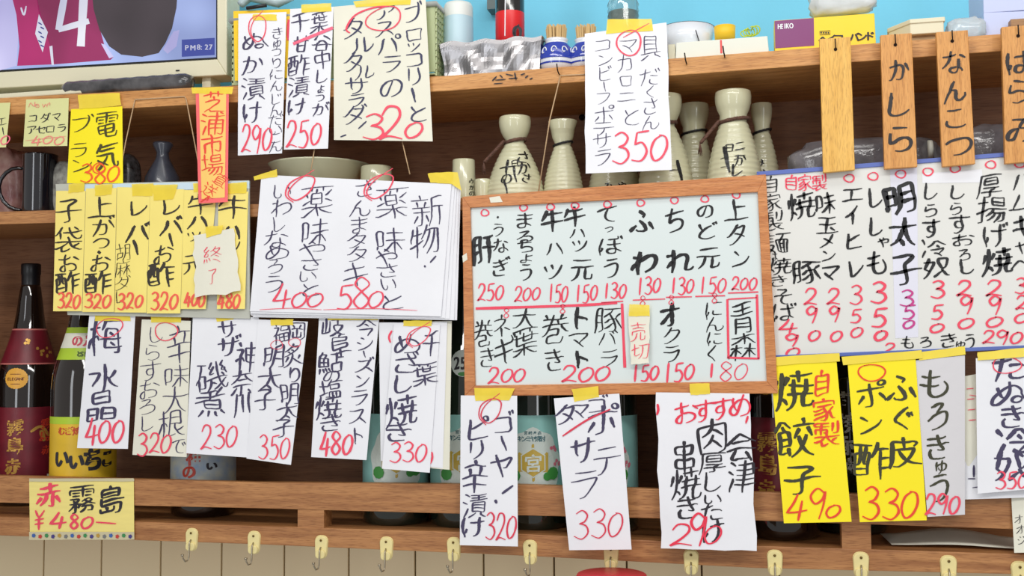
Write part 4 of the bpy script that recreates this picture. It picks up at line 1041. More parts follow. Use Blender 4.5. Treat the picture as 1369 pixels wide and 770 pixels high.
# ------------------------------------------------------------------ hooks on the lower rail
HK = mat('aged_cream_hook_plastic', (236, 220, 156), .35, var=.08, vscale=60); CHR = mat('worn_steel', (170, 160, 140), .3, metal=.9)
hooks = [(257, 721), (340, 725), (430, 731), (517, 733), (607, 734), (709, 738), (817, 744), (924, 751), (1036, 752), (1151, 755), (1268, 760), (1363, 768)]
pos = ['below the bottle with blue floral label', 'between floral bottle and rail post', 'directly under the rail post', 'under the gap right of the rail post', 'under the left corner of ゴーヤ sheet', 'between ゴーヤ and ポテサラ sheets', 'under the ポテサラ sheet above red lid', 'under the おすすめ sheet', 'under the left yellow card 焼餃子', 'under the right yellow card ポン酢', 'below the もろきゅう sheet', 'at the far right picture edge']
hm_ = {}
for (px, py), ps in zip(hooks, pos):
    c = P(px, py, 0); s = pxm(px, py, 0); r = root('adhesive_hook', c); tag(r, 'cream adhesive hook with steel peg ' + ps, 'hook', 'cream hooks along the lower rail')
    if not hm_:
        def rr(a, b, z0, z1, n=5):   # rounded outline half width a, half height b
            pts = []; q_ = min(a, b) * .8
            for q, (sx, sz) in enumerate(((1, 1), (-1, 1), (-1, -1), (1, -1))):
                for i in range(n):
                    th = math.pi / 2 * (q + i / (n - 1)); pts.append((sx * (a - q_) + q_ * math.cos(th), sz * (b - q_) + q_ * math.sin(th)))
            return pts
        def plate(a, b, y0, y1, cz, k=1.0, nar=0.0):
            pts = rr(a, b, 0, 0); n = len(pts)
            V = [(x * (1 - nar * (z < 0)), y0, z + cz) for x, z in pts] + [(x * k * (1 - nar * (z < 0)), y1, z * k + cz) for x, z in pts]
            return V, [tuple(range(n))[::-1], tuple(range(n, 2 * n))] + [(i, (i + 1) % n, n + (i + 1) % n, n + i) for i in range(n)]
        mb = MB(); mb.add(*plate(8.6 * s, 14 * s, 0, -.0035, 0, .86, .1)); mb.add(*plate(6.6 * s, 5.5 * s, -.003, -.0065, -8 * s, .85))
        hm_['plate'] = mb
        mb = MB(); mb.tube([(0, -.0035, 0), (0, -.0075, -3 * s), (0, -.0075, -20 * s), (-.0006, -.0095, -24 * s), (-.002, -.014, -24.5 * s), (-.0035, -.0175, -20 * s), (-.0042, -.018, -17 * s)], .0011, 8)
        mb.lathe([(0, .002), (.0022, .0012), (.0022, -.0012), (0, -.002)], (-.0042, -.018, -16.5 * s), 10); hm_['peg'] = mb
        mb = MB(); mb.lathe([(0, -.0036), (.0016, -.0036), (.0017, -.0044), (0, -.0046)], (0, 0, 8 * s), 10, axis='y'); hm_['pin'] = mb
        hm_['mesh'] = {}
        for nm, mm in (('plate', HK), ('peg', CHR), ('pin', mat('brass_dark', (120, 96, 50), .4, metal=.7))):
            b_ = hm_[nm]; sv = b_.v; b_.v = [tuple(Vector(v) + c) for v in sv]; o = b_.build(nm, mm, r, bevel=.0007 if nm == 'plate' else 0); hm_['mesh'][nm] = o
    else:
        for nm, src in hm_['mesh'].items():
            o = src.copy(); scene.collection.objects.link(o); o.parent = r
    r.rotation_euler.z = R.uniform(-.06, .06); r.rotation_euler.y = R.uniform(-.04, .04)
# red lid just below
c = P(818, 790, -.05); s = pxm(818, 790, -.05)
tag(MB().lathe([(0, 0), (46 * s, 0), (48 * s, -.004), (48 * s, -.03), (45 * s, -.05)], (c.x, -.05, P(818, 768, -.05).z), 40).build('red_container_lid', mat('red_plastic', (206, 48, 62), .4)), 'red round lid of a container at the lower picture edge', 'lid')

# ------------------------------------------------------------------ strings
STR = mat('pale_twine', (196, 164, 126), .8, bump=.5, bscale=400)
def twine(label, pts, r=.0009):
    o = MB().tube([P(x, y, Y) for x, y, Y in pts], r, 6).build('string', STR); tag(o, label, 'string', None)
twine('pale string loop from top shelf to the board of yellow strips', [(158, 246, -.004), (168, 190, -.003), (180, 135, -.0015), (181, 133, -.0014), (247, 129, -.0014), (249, 133, -.0015), (262, 200, -.003), (270, 246, -.004)])
twine('pale string from basket to the menu stack, left one', [(421, 196, -.003), (415, 232, -.008)])
twine('pale string from basket to the menu stack, right one', [(537, 186, -.003), (548, 233, -.008)])
twine('pale string hanging from nail before two sake flasks', [(790, 99, -.001), (749, 101, -.003), (748, 106, -.003), (735, 160, -.008), (720, 256, -.012)])

# ------------------------------------------------------------------ small notes at the left of the top shelf
LIME = mat('pale_lime_paper', (222, 222, 158), .7, bump=.2, bscale=50)
def b(L):
    char(L, 'エ', 2, 162, 13, 13); char(L, 'ー', 4, 175, 12, 12)
def r_(L): num(L, '40', -14, 180, 14, 194, 1.5)
sheet('small_note', 'small pale green note cut by left picture edge below television', 'note', [(-30, 139), (14, 137), (8, 197), (-36, 198)], -.002, LIME, b, r_, curl=.003, group=None, bm=BLACK, rm=PINK)
def b(L):
    for ch, x, y in (('コ', 44, 158), ('ダ', 61, 157.5), ('マ', 76, 156), ('ア', 43, 173.5), ('セ', 55, 173), ('ロ', 67, 172.5), ('ラ', 83, 171)): char(L, ch, x, y, 13.5, 12, thick=.02)
def r_(L):
    for i, ch in enumerate('New!'): char(L, ch, 44 + i * 9, 139, 11, 10)
    num(L, '400', 42, 181, 86, 194, 1.6); stroke(L, [(34, 188), (88, 182)], .8)
sheet('small_note', 'pale green note reading コダマ アセロラ with faint red price', 'note', [(35, 133), (92, 131), (90, 195), (31, 196)], -.002, LIME, b, r_, curl=.003, group=None, bm=BLACK, rm=mat('faded_pink_ink', (240, 140, 130), .6))
def b(L):
    char(L, '電', 143, 166, 30, 36, thick=.01); char(L, '気', 143, 208, 30, 36, thick=.02); char(L, 'ブ', 109, 166, 30, 24); char(L, 'ラ', 107, 200, 25, 22); char(L, 'ン', 108, 221, 28, 20)
def r_(L):
    num(L, '380', 106, 219, 161, 244, 2.2); ell(L, 132, 225, 8, 7, 1.6)
sheet('menu_card', 'bright yellow card reading 電気ブラン with scribbled orange price below television', 'menu card', [(95, 146), (163.5, 142), (164.5, 245), (89.5, 245)], -.004, YELLOW, b, r_, curl=.003, bm=mat('olive_black_ink', (70, 66, 24), .5), rm=mat('orange_ink', (250, 96, 40), .5),
      tapes=[[(104, 127), (160, 124), (162, 141), (106, 146)]], group='bright yellow menu cards')
# pink bordered banner
CORAL = mat('coral_pink_card', (250, 110, 112), .6); APR = mat('apricot_card', (252, 206, 112), .6)
def ex(o, fn):
    q = [(266, 122), (302.5, 121), (300.5, 264), (269.5, 266)]; mb = MB(); n = 9
    mb.add([fn(*bil(q, i / 4, j / 8), .0005) for j in range(9) for i in range(5)], [(j * 5 + i, (j + 1) * 5 + i, (j + 1) * 5 + i + 1, j * 5 + i + 1) for j in range(8) for i in range(4)])
    mb.build('inner_panel', APR, o)
    L = []
    for ch, x, y, s in (('芝', 285, 137, 28), ('浦', 285, 165, 30), ('市', 284, 193, 28), ('場', 284, 220, 28)): char(L, ch, x, y, s, thick=.005)
    char(L, '直', 295, 241, 17, rot=38); char(L, '送', 280, 254, 18, rot=34); stroke(L, [(268, 270), (280, 262), (276, 268)], 1.5)
    ink(L, 'lettering', mat('orange_red_ink', (240, 72, 56), .5), o, fn, .0010)
sheet('banner_strip', 'narrow coral bordered banner reading 芝浦市場 between television and white sheets', 'sign', [(261.5, 122), (306, 120), (304.5, 270), (265.5, 272)], -.0125, CORAL, curl=.004, group=None, extra=ex, tapes=[[(256, 117), (312, 116), (310, 126), (257, 125)]])

# ------------------------------------------------------------------ board with yellow strips
CLB = mat('cloudy_plastic_board', (206, 208, 196), .3, trans=.15)
q = [(74, 246), (333, 241), (334, 426), (90, 421)]
f = [P(x, y, -.0085) for x, y in q]
pb = MB().hexa(f + [v + Vector((0, .003, 0)) for v in f]).build('strip_board', CLB, bevel=.0005); tag(pb, 'cloudy plastic board hung on strings carrying yellow menu strips', 'board')
f = [P(x, y, -.0092) for x, y in [(113, 246.5), (333, 242), (333, 252), (113, 256)]]
MB().hexa(f + [v + Vector((0, .003, 0)) for v in f]).build('top_edge', mat('pale_blue_strip', (206, 226, 238), .3), pb)
BW = mat('soft_pencil_black', (52, 46, 38), .6); PR = mat('salmon_red_ink', (246, 96, 80), .5)
def V(chars): 
    def b(L):
        for c_ in chars: char(L, c_[0], c_[1], c_[2], c_[3], c_[4] if len(c_) > 4 else None, thick=c_[5] if len(c_) > 5 else .012)
    return b
strips = [
 ([(75, 255), (114.5, 255), (109.5, 416), (71, 416)], 'yellow menu strip reading 子袋お酢, leftmost of the strips', [('子', 93, 281, 32, 34), ('袋', 92, 321, 34, 34), ('お', 92, 352, 28, 26), ('酢', 90, 378, 31, 30, .03)], '320', (76, 392, 107.5, 413), [(92, 246), (113, 244), (112, 256), (91, 258)]),
 ([(115, 252), (156, 251), (152.5, 417), (110, 417)], 'yellow menu strip reading 上がつ・お酢', [('上', 135.5, 277, 34, 30), ('が', 138, 303, 30, 26), ('つ', 135.5, 325, 26, 20), ('・', 132.4, 337, 14), ('お', 134, 352, 28, 24), ('酢', 131, 378, 33, 30, .03)], '320', (112, 393, 149, 413), [(126, 247), (150, 246), (149, 260), (127, 262)]),
 ([(156.5, 250), (201, 251), (195.5, 418), (153, 417.5)], 'yellow menu strip reading レバー with 胡麻ダレ in thin letters', [('レ', 184, 277, 30, 26), ('バ', 184, 311, 32, 28, .03), ('ー', 181, 331, 22, 22, .03), ('胡', 165, 337, 19, 22, -.01), ('麻', 163.6, 359, 19, 22, -.01), ('ダ', 163.6, 379, 20, 20, -.01), ('レ', 161, 397, 16, 20, -.01)], '320', (157, 392, 191, 413), [(176, 246), (205, 245), (204, 262), (177, 262)]),
 ([(201, 253), (246, 253), (241, 419), (196, 419)], 'yellow menu strip reading レバーお酢 beside the 胡麻ダレ strip', [('レ', 227, 277, 30, 26), ('バ', 229, 303, 32, 26, .03), ('ー', 228.4, 320, 20, 20, .03), ('お', 218, 340, 28, 26), ('酢', 215, 367.5, 34, 32, .03)], '320', (201, 390, 238, 414), [(202, 247), (238, 247), (232, 266), (206, 268)]),
 ([(246, 254), (290, 254), (275, 413), (241.5, 413)], 'yellow menu strip reading 牛ハツ half covered by white note', [('牛', 267, 273, 32, 28), ('ハ', 265, 297, 28, 22, .03), ('ツ', 259, 316, 20, 16), ('元', 258, 352, 24, 26)], '400', (246, 391, 274, 411), [(258, 245), (274, 244), (273, 256), (259, 257)]),
 ([(292, 256), (332, 256), (327.5, 413), (290, 413)], 'yellow menu strip reading 牛ハ, rightmost, behind white note', [('牛', 311, 277, 34, 32), ('ハ', 309, 311, 28, 26, .03), ('ツ', 312, 330, 20, 16)], '480', (291, 391, 321, 413), [(299, 246), (330, 243), (329, 258), (300, 259)])]
for k, (c_, lab, ch, pr_, bx_, tp) in enumerate(strips):
    sheet('menu_strip', lab, 'menu strip', c_, -.0100 - .0003 * (k % 2), PALEY, V(ch), (lambda L, pr_=pr_, bx_=bx_: num(L, pr_, *bx_, 2.7)), tapes=[tp], curl=.0012, bend=.0006, group='yellow menu strips', bm=BW, rm=PR)
def r_(L): char(L, '終', 284, 340, 23, 22, thick=-.012); char(L, '了', 284, 369, 13, 22, thick=-.012)
sheet('torn_note', 'small torn white note reading 終了 in red over yellow strips', 'note', [(259, 315), (312, 305), (322, 389), (261, 398)], -.0135, CREAM, None, r_, tapes=[[(275, 303), (298, 301), (296, 312), (276, 318)]], curl=.004, group=None, edge=4)

# ------------------------------------------------------------------ sheets taped to the basket
sheet('menu_card', 'yellow sheet mostly covered by the ぬか漬け sheet', 'menu card', [(312, 15), (388, 12), (384, 104), (314, 108)], -.0004, mat('golden_yellow_card', (250, 206, 40), .6), None, lambda L: stroke(L, [(386, 26), (385, 54)], 4), curl=0, bend=0, group=None)
def b(L):
    for ch, y in zip('きゅうりにんじんだいこん', (44, 57, 68, 84, 99, 115, 132, 147, 160, 173, 184, 196)): char(L, ch, 370.5 - (y - 40) * .018, y, 18 * (.7 if ch == 'ゅ' else 1), 16, thick=-.005)
    for ch, x, y, s, h in (('ぬ', 340, 55, 31, 24), ('か', 338, 86, 28, 26), ('漬', 338.5, 118, 28, 30), ('け', 337, 150, 27, 30)): char(L, ch, x, y, s, h, thick=.01)
def r_(L): num(L, '290', 322, 166, 364, 204, 2.3); swirl(L, 345, 39, 13, 17, 1.3)
sheet('menu_sheet', 'white sheet reading ぬか漬け, leftmost of the three on the basket', 'menu sheet', [(318.7, 18.6), (383, 16), (377, 205), (318, 208)], -.0042, WHITE, b, r_, tapes=[TP(338, 19, 370, 27.5)], curl=.004)
def b(L):
    for ch, x, y, s, h in (('葉', 427, 29, 21, 28), ('谷', 430, 58, 24, 22), ('中', 431, 80, 21, 24), ('し', 429, 102, 18, 20), ('ょ', 429, 117, 15, 13), ('う', 428, 129, 18, 14), ('が', 428.6, 146, 22, 18), ('千', 401, 29, 23, 28), ('甘', 403, 60, 20, 24), ('酢', 399, 88, 27, 28), ('漬', 398.6, 116, 28, 26), ('け', 397, 143, 25, 24)): char(L, ch, x, y, s, h, thick=.015)
def r_(L): num(L, '250', 382, 160, 430, 196, 2.4)
def ex(o, fn):
    L = []; stroke(L, [(392, 58.6), (418, 48), (445, 37)], 4.5, taper=1); ink(L, 'pink_underline', PINK, o, fn, .0008)
sheet('menu_sheet', 'white sheet reading 千葉谷中しょうが甘酢漬け with thick pink line', 'menu sheet', [(388, 12), (446, 9), (438.5, 198.5), (379.5, 200)], -.0045, WHITE, b, r_, tapes=[TP(403, 4, 443, 15, 2)], curl=.003, extra=ex)
def b(L):
    for ch, x, y, s, h in (('ブ', 552, 18, 27, 27), ('ロ', 553, 46, 24, 24), ('ッ', 553, 61, 22, 17), ('コ', 554, 79, 27, 25), ('リ', 554, 102, 26, 26), ('ー', 553, 126, 24, 24), ('と', 558, 152, 29, 26),
                           ('ア', 514, 17, 29, 22), ('ス', 515, 38, 28, 25), ('パ', 519, 60, 31, 27), ('ラ', 524, 85, 29, 26), ('の', 524, 117, 31, 31),
                           ('タ', 472, 38, 30, 29), ('ル', 484, 60, 31, 24), ('タ', 473, 83, 30, 25), ('ル', 488, 97, 27, 22), ('サ', 475, 115, 32, 25), ('ラ', 477, 134, 27, 21), ('ダ', 475, 153, 30, 26)): char(L, ch, x, y, s, h, thick=.004)
    stroke(L, [(479, 172), (490, 162)], 2); stroke(L, [(455, 183), (463, 180)], 2)
def r_(L):
    num(L, '3', 484, 152, 516, 187, 3); num(L, '2', 505, 140, 540, 188, 3.4); num(L, '0', 539, 163, 566, 184, 3)
    ell(L, 513, 25, 24, 15, 1.8, rot=-18); stroke(L, [(468, 44), (463, 38), (475, 20), (500, 10), (520, 8)], 2.4)
sheet('menu_sheet', 'large white sheet reading ブロッコリーとアスパラのタルタルサラダ on the basket', 'menu sheet', [(446, 9), (569, -2), (578.5, 189), (446.5, 187)], -.0055, CREAM, b, r_, tapes=[[(472, 2), (550, -6), (548, 6), (476, 10)]], curl=.004, bm=mat('blue_black_ink', (50, 52, 86), .5))
def b(L):
    for ch, x, y, s, h in (('具', 870, 63, 26, 34), ('だ', 868.7, 103, 25, 24), ('く', 871, 122, 20, 20), ('さ', 869, 142, 24, 24), ('ん', 869, 164, 25, 22),
                           ('マ', 840, 60, 25, 22), ('カ', 836, 84, 24, 24), ('ロ', 837, 108, 19, 20), ('ニ', 838, 129, 26, 18), ('と', 844, 156, 26, 26),
                           ('コ', 806, 60, 24, 20), ('ン', 808, 80, 24, 18), ('ビ', 808, 98, 22, 22), ('ー', 808, 115, 15, 15), ('フ', 807, 131, 22, 20), ('ポ', 808, 154, 27, 24), ('テ', 806, 172, 27, 20), ('サ', 805, 188, 25, 20), ('ラ', 807, 209, 26, 26)): char(L, ch, x, y, s, h, thick=-.012)
def r_(L): num(L, '350', 817, 176, 894, 216, 2.8); ell(L, 841, 57, 16, 17, 2, rot=20); stroke(L, [(833, 50), (868, 31)], 1.4)
sheet('menu_sheet', 'white sheet reading 具だくさんマカロニ hanging before the glass jar', 'menu sheet', [(781.7, 45), (891, 30), (898, 227), (783, 232)], -.0055, WHITE, b, r_, tapes=[[(812, 26), (871, 25), (873, 41), (810, 45)]], curl=.004, edge=2)

# ------------------------------------------------------------------ the stack of new item sheets
stk = root('menu_stack', P(475, 420, -.006)); tag(stk, 'thick stack of white sheets headed 新物 with yellow corner tape', 'menu stack')
for k, c_ in enumerate(([(352, 236), (616, 250), (611, 428), (338, 424)], [(350, 234), (614, 249), (607, 428), (336, 422)], [(350, 234), (611, 248), (601, 426), (335, 421)], [(349.8, 234), (608, 247), (595, 425), (334.5, 419)])):
    sheet('sheet', None, None, c_, -.0068 - .0012 * k, WHITE, parent=stk, curl=.001, bend=.0008)
def b(L):
    for ch, x, y, s, h in (('新', 572, 281, 40, 42), ('物', 568, 321, 38, 40),
                           ('薬', 525, 270, 40, 42), ('味', 521, 322, 36, 34), ('や', 517, 345, 34, 26), ('さ', 519, 362, 34, 20), ('い', 519, 380, 25, 20), ('と', 524, 404, 36, 24),
                           ('さ', 488, 252, 30, 22), ('ん', 482, 278, 32, 24), ('ま', 479, 301, 28, 24), ('タ', 479, 321, 30, 22), ('タ', 479, 340, 30, 22), ('キ', 476, 367, 36, 34),
                           ('薬', 424, 268, 40, 44), ('味', 421, 311, 34, 34), ('や', 419, 334, 36, 24), ('さ', 416, 353, 32, 20), ('い', 411, 369, 26, 18), ('と', 415, 387, 32, 20),
                           ('い', 376, 255, 26, 22), ('わ', 376, 277, 28, 24), ('し', 371, 299, 22, 22), ('な', 369, 320, 32, 24), ('め', 371, 337, 34, 22), ('ろ', 368, 355, 26, 22), ('う', 366, 379, 32, 26)): char(L, ch, x, y, s, h, thick=-.004)
    stroke(L, [(583, 342), (575, 351)], 2.4); stroke(L, [(567, 355), (569, 357)], 2.4)
def r_(L):
    num(L, '4', 364, 378, 390, 413, 2.6); num(L, '0', 388, 391, 411, 411, 2.4); num(L, '0', 409, 391, 433, 411, 2.4)
    num(L, '5', 449, 380, 473, 412, 2.6); num(L, '8', 470, 372, 498, 414, 2.4); num(L, '0', 490, 388, 513, 411, 2.4)
    stroke(L, [(347, 414), (390, 412), (430, 414)], 1); stroke(L, [(432, 414), (500, 412.5), (558, 415)], 1)
    swirl(L, 402, 252, 22, 14, 1.8); swirl(L, 507, 250, 22, 14, 1.8)
sheet('sheet', None, None, [(349.5, 233.5), (603.6, 246), (589.5, 423), (334, 416)], -.0122, WHITE, b, r_, parent=stk, curl=.001, bend=.001, tapes=[[(339, 236), (370, 226), (371, 236), (340, 241)], [(573, 231), (612, 230), (617, 255), (604, 246)], [(572, 232), (606, 232), (604, 246), (575, 244)]])

# ------------------------------------------------------------------ lower row of sheets
def hs(lab, c_, Y, chars, red, tp, curl=.006, m=WHITE, **kw):
    return sheet('menu_sheet', lab, 'menu sheet', c_, Y, m, V(chars), red, tapes=[tp] if tp else [], curl=curl, **kw)
hs('white sheet reading 梅水晶 400 hanging before green banded bottle', [(119.5, 420), (181, 421), (171, 600), (103, 599)], -.0045, [('梅', 141, 450, 44, 48), ('水', 139, 506, 36, 36), ('晶', 135, 543, 42, 40)],
   lambda L: (num(L, '400', 113, 559, 166, 596, 3), ell(L, 146, 438, 18, 12, 1.4, rot=-20)), TP(127, 420, 174, 429))
hs('cream sheet reading 辛味大根で しらすおろし 320', [(189.6, 427), (255, 429), (249.5, 611), (177, 608)], -.0035, [('辛', 239, 462, 34, 50, -.01), ('味', 236, 503, 32, 30, -.01), ('大', 234, 535, 32, 36, -.01), ('根', 229, 567, 34, 36, -.01), ('で', 237, 597, 24, 24, -.01),
   ('し', 207, 447, 22, 24, -.01), ('ら', 204, 471, 24, 24, -.01), ('す', 200, 496, 28, 30, -.01), ('お', 198, 521, 28, 26, -.01), ('ろ', 197, 543, 26, 24, -.01), ('し', 196, 566, 22, 22, -.01)],
   lambda L: (num(L, '320', 183, 579, 230, 608, 2.4), ell(L, 222, 443, 15, 12, 1.4)), TP(202, 422, 242, 431), m=CREAM)
hs('white sheet reading サザ 神奈川 磯煮 230', [(258, 421), (346, 424), (338, 612), (249, 606)], -.0045, [('サ', 304, 440, 26, 24, .02), ('ザ', 304, 463, 30, 28, .02), ('神', 330, 477, 28, 42), ('奈', 323, 512, 28, 34), ('川', 324, 540, 22, 30, .02), ('磯', 283, 503, 38, 38), ('煮', 282, 538, 38, 36)],
   lambda L: num(L, '230', 268, 567, 318, 600, 2.2), [(286, 417), (315, 417), (312, 427), (290, 430)])
hs('white sheet reading 福岡 炙り明太子 350, slightly tilted', [(345, 427), (411.6, 430), (389, 621.5), (329.6, 613)], -.0058, [('福', 376, 445, 22, 28, .01), ('岡', 397, 443, 22, 26), ('炙', 392, 475, 24, 30), ('り', 394, 501, 20, 22, .02), ('明', 388, 526, 25, 30), ('太', 385, 549, 28, 24), ('子', 379, 571, 28, 26),
   ('明', 367, 476, 27, 32, .01), ('太', 361, 507, 28, 28), ('子', 355, 534, 28, 28)], lambda L: (num(L, '350', 345, 582, 388, 615, 2), ell(L, 370, 461, 8, 6, .9), ell(L, 394, 458, 8, 6, .9)), TP(362, 427, 392, 435))
hs('white sheet reading 岐阜 鮎の塩焼き 480 beside 今シーズンラスト', [(426.7, 421), (507, 424), (490, 615), (416, 611)], -.0045, [('岐', 444, 437, 30, 26), ('阜', 455, 462, 26, 32), ('鮎', 442, 485, 32, 28, .02), ('の', 443, 503, 24, 18), ('塩', 443, 520, 30, 26, .01), ('焼', 440, 544, 32, 32, .02), ('き', 441, 566, 32, 24),
   ('今', 489, 438, 26, 24), ('シ', 488, 459, 24, 20), ('ー', 487, 473, 11, 12), ('ズ', 488, 488, 26, 22), ('ン', 484, 509, 22, 20), ('ラ', 481, 531, 26, 24), ('ス', 479, 556, 28, 24), ('ト', 477, 582, 18, 24)],
   lambda L: num(L, '480', 427, 577, 472, 609, 3), TP(438, 421, 506, 428))
sheet('menu_sheet', 'white sheet edge showing left behind the めざし焼き sheet', 'menu sheet', [(506.5, 431), (560, 431), (556, 618), (509, 616)], -.003, WHITE, None, lambda L: stroke(L, [(524, 442), (520, 450), (522, 458)], 2.4), curl=.003)
sheet('menu_sheet', 'cream sheet edge showing right behind the めざし焼き sheet', 'menu sheet', [(540, 430), (604, 429), (601, 628), (530, 622)], -.0034, CREAM, lambda L: stroke(L, [(586, 515), (584, 542)], 2), curl=.004)
sheet('menu_sheet', 'second white sheet edge right behind the めざし焼き sheet', 'menu sheet', [(535, 431), (598, 430), (592, 626), (520, 618)], -.0048, WHITE, None, lambda L: stroke(L, [(577, 604), (578, 612), (575, 620)], 2.4), curl=.0045)
hs('white sheet reading 千葉 めざし焼き 330, front of its bundle', [(526.8, 432), (588.5, 434), (574.5, 632), (510.6, 626.5)], -.0068, [('千', 576, 460, 24, 34), ('葉', 568, 499, 30, 32), ('め', 545, 460, 38, 28, .01), ('ざ', 543, 486, 36, 28, .01), ('し', 537, 513, 28, 28, .02), ('焼', 536, 549, 40, 40, .02), ('き', 531, 577, 38, 30)],
   lambda L: (num(L, '330', 520, 591, 571, 619, 2.2), swirl(L, 560, 450, 18, 11, 1.3)), TP(539, 428.5, 577, 436))

# ------------------------------------------------------------------ whiteboard
FRM = wood('board_frame_wood', (190, 118, 66), (216, 146, 90), rough=.4, scale=14); WBD = mat('whiteboard_enamel', (222, 232, 232), .22, coat=.3)
OU = [(618, 263), (1024, 233), (1040, 526), (621, 529.5)]; IN = [(628.3, 277.5), (1013, 256.5), (1025, 509.5), (635, 515.5)]
f = [P(x, y, -.0135) for x, y in [bil(OU, u, v) for u, v in ((.01, .02), (.99, .02), (.99, .98), (.01, .98))]]
wbo = MB().hexa(f + [v + Vector((0, .008, 0)) for v in f]).build('whiteboard', WBD); tag(wbo, 'whiteboard in orange wooden frame listing skewers with red prices', 'whiteboard')
for i in range(4):
    a, b_ = OU[i], OU[(i + 1) % 4]; c_, d_ = IN[(i + 1) % 4], IN[i]
    f = [P(x, y, -.018) for x, y in (a, b_, c_, d_)]; bk_ = [P(*q, -.018) + Vector((0, .014, 0)) for q in (a, b_, c_, d_)]
    MB().hexa(f + bk_).build('frame_bar', FRM, wbo, bevel=.0006)
for c_ in ([(654, 264), (668, 262), (672, 270), (656, 271)], [(618, 342), (624, 338), (625, 347), (619, 351)]): flat('tape_remnant', c_, -.018, CREAM, wbo, .0005)
fw = fnY(-.0135)
def X(x, y): return 620 + x / 2.656, 240 + y / 2.656
L = []
for ch, x, y, w_, h_ in (('う', 122, 178, 50, 48), ('な', 130, 235, 56, 52), ('ぎ', 130, 310, 62, 66), ('肝', 70, 248, 70, 98), ('ま', 215, 145, 66, 58), ('る', 218, 203, 64, 44), ('ち', 218, 238, 66, 44), ('ょ', 222, 275, 56, 40), ('う', 220, 328, 60, 62),
    ('牛', 315, 145, 72, 74), ('ハ', 322, 245, 60, 52), ('ツ', 320, 325, 66, 58), ('牛', 395, 130, 68, 72), ('ハ', 402, 190, 56, 40), ('ツ', 412, 235, 56, 46), ('元', 420, 318, 74, 78),
    ('て', 510, 125, 68, 64), ('っ', 516, 172, 40, 32), ('ぼ', 520, 235, 78, 66), ('う', 525, 313, 66, 76), ('ふ', 630, 150, 82, 80), ('わ', 642, 292, 84, 88), ('ち', 750, 145, 74, 92), ('れ', 765, 290, 86, 86),
    ('の', 857, 112, 66, 54), ('ど', 862, 182, 70, 62), ('元', 870, 278, 70, 74), ('上', 966, 108, 78, 76), ('タ', 970, 193, 68, 72), ('ン', 980, 282, 72, 66),
    ('巻', 70, 545, 62, 90), ('き', 82, 632, 64, 70), ('ネ', 135, 520, 60, 76), ('ギ', 145, 605, 72, 92), ('大', 215, 492, 80, 74), ('葉', 216, 575, 76, 92), ('巻', 320, 530, 84, 104), ('き', 320, 640, 80, 84),
    ('ト', 412, 490, 64, 76), ('マ', 410, 568, 74, 66), ('ト', 414, 635, 64, 62), ('豚', 515, 498, 84, 84), ('バ', 512, 562, 64, 52), ('ラ', 518, 635, 66, 66),
    ('オ', 730, 482, 78, 84), ('ク', 740, 556, 68, 64), ('ラ', 740, 618, 68, 66), ('に', 888, 460, 60, 66), ('ん', 890, 515, 60, 54), ('に', 890, 565, 56, 50), ('く', 885, 618, 56, 66),
    ('青', 990, 490, 76, 108), ('森', 992, 590, 84, 86)):
    th = .045 if ch in '肝牛オトふわれ' else .02 if y < 400 else .005
    px, py = X(x, y); char(L, ch, px, py, w_ / 2.656 * 1.06, h_ / 2.656 * 1.04, thick=th, rough=1)
stroke(L, [X(118, 132), X(124, 136)], 3)
ink(L, 'dish_name', mat('whiteboard_black', (22, 22, 26), .4), wbo, fw, .0004, gap=.0035)
L = []
for t, x0, y0, x1, y1, w_ in (('250', 48, 372, 143, 436, 2), ('200', 178, 378, 272, 434, 1.9), ('150', 297, 372, 372, 438, 1.9), ('150', 393, 372, 475, 436, 1.9), ('130', 493, 368, 578, 426, 2), ('130', 612, 348, 700, 412, 2), ('130', 730, 350, 818, 410, 2), ('150', 832, 345, 932, 405, 1.9), ('200', 950, 345, 1042, 395, 2),
    ('200', 83, 668, 220, 726, 2.2), ('200', 346, 662, 524, 724, 2.4), ('150', 593, 658, 694, 720, 2.4), ('150', 705, 650, 820, 720, 2.4), ('1', 868, 652, 892, 704, 2.4), ('80', 905, 648, 1012, 714, 1.3)):
    (a, b_), (c_, d_) = X(x0, y0), X(x1, y1); num(L, t, a, b_, c_, d_, w_ * 1.15, tilt=.4)
for x, y in ((75, 118), (212, 100), (308, 97), (395, 93), (510, 88), (628, 83), (748, 74), (856, 69), (968, 55)): px, py = X(x, y); ell(L, px, py, 5, 4.2, 1.9)
for x, y in ((150, 475), (350, 462), (635, 432), (735, 430), (890, 422)): px, py = X(x, y); num(L, '8', px - 4, py - 7, px + 5, py + 6, 1.1)
for pts, w_ in (([(42, 458), (250, 452), (420, 446), (545, 438)], 4.6), ([(488, 437), (566, 432)], 2.2), ([(600, 428), (715, 424)], 1.8), ([(718, 418), (810, 416)], 2), ([(822, 415), (928, 412)], 2.4), ([(938, 403), (1046, 399)], 2.2),
    ([(562, 440), (567, 560), (572, 668)], 3.4), ([(936, 425), (940, 632)], 3), ([(935, 632), (1050, 636)], 3.2), ([(1041, 408), (1047, 636)], 3.2), ([(938, 425), (1040, 419)], 2.2)):
    stroke(L, [X(*p) for p in pts], w_, taper=.9)
ink(L, 'red_writing', RED, wbo, fw, .0007, gap=.0022)
for c_, lab in (([X(583, 470), X(662, 468), X(656, 652), X(594, 656)], None),):
    sheet('sold_out_note', 'small white note reading 売切 taped on the whiteboard', 'note', c_, -.0185, CREAM, None, lambda L: (char(L, '売', 853, 443, 21, 25, thick=-.01), char(L, '切', 857, 469, 22, 22, thick=-.01)), tapes=[[X(588, 442), X(660, 446), X(660, 485), X(586, 485)]], curl=.003, group=None, edge=2)

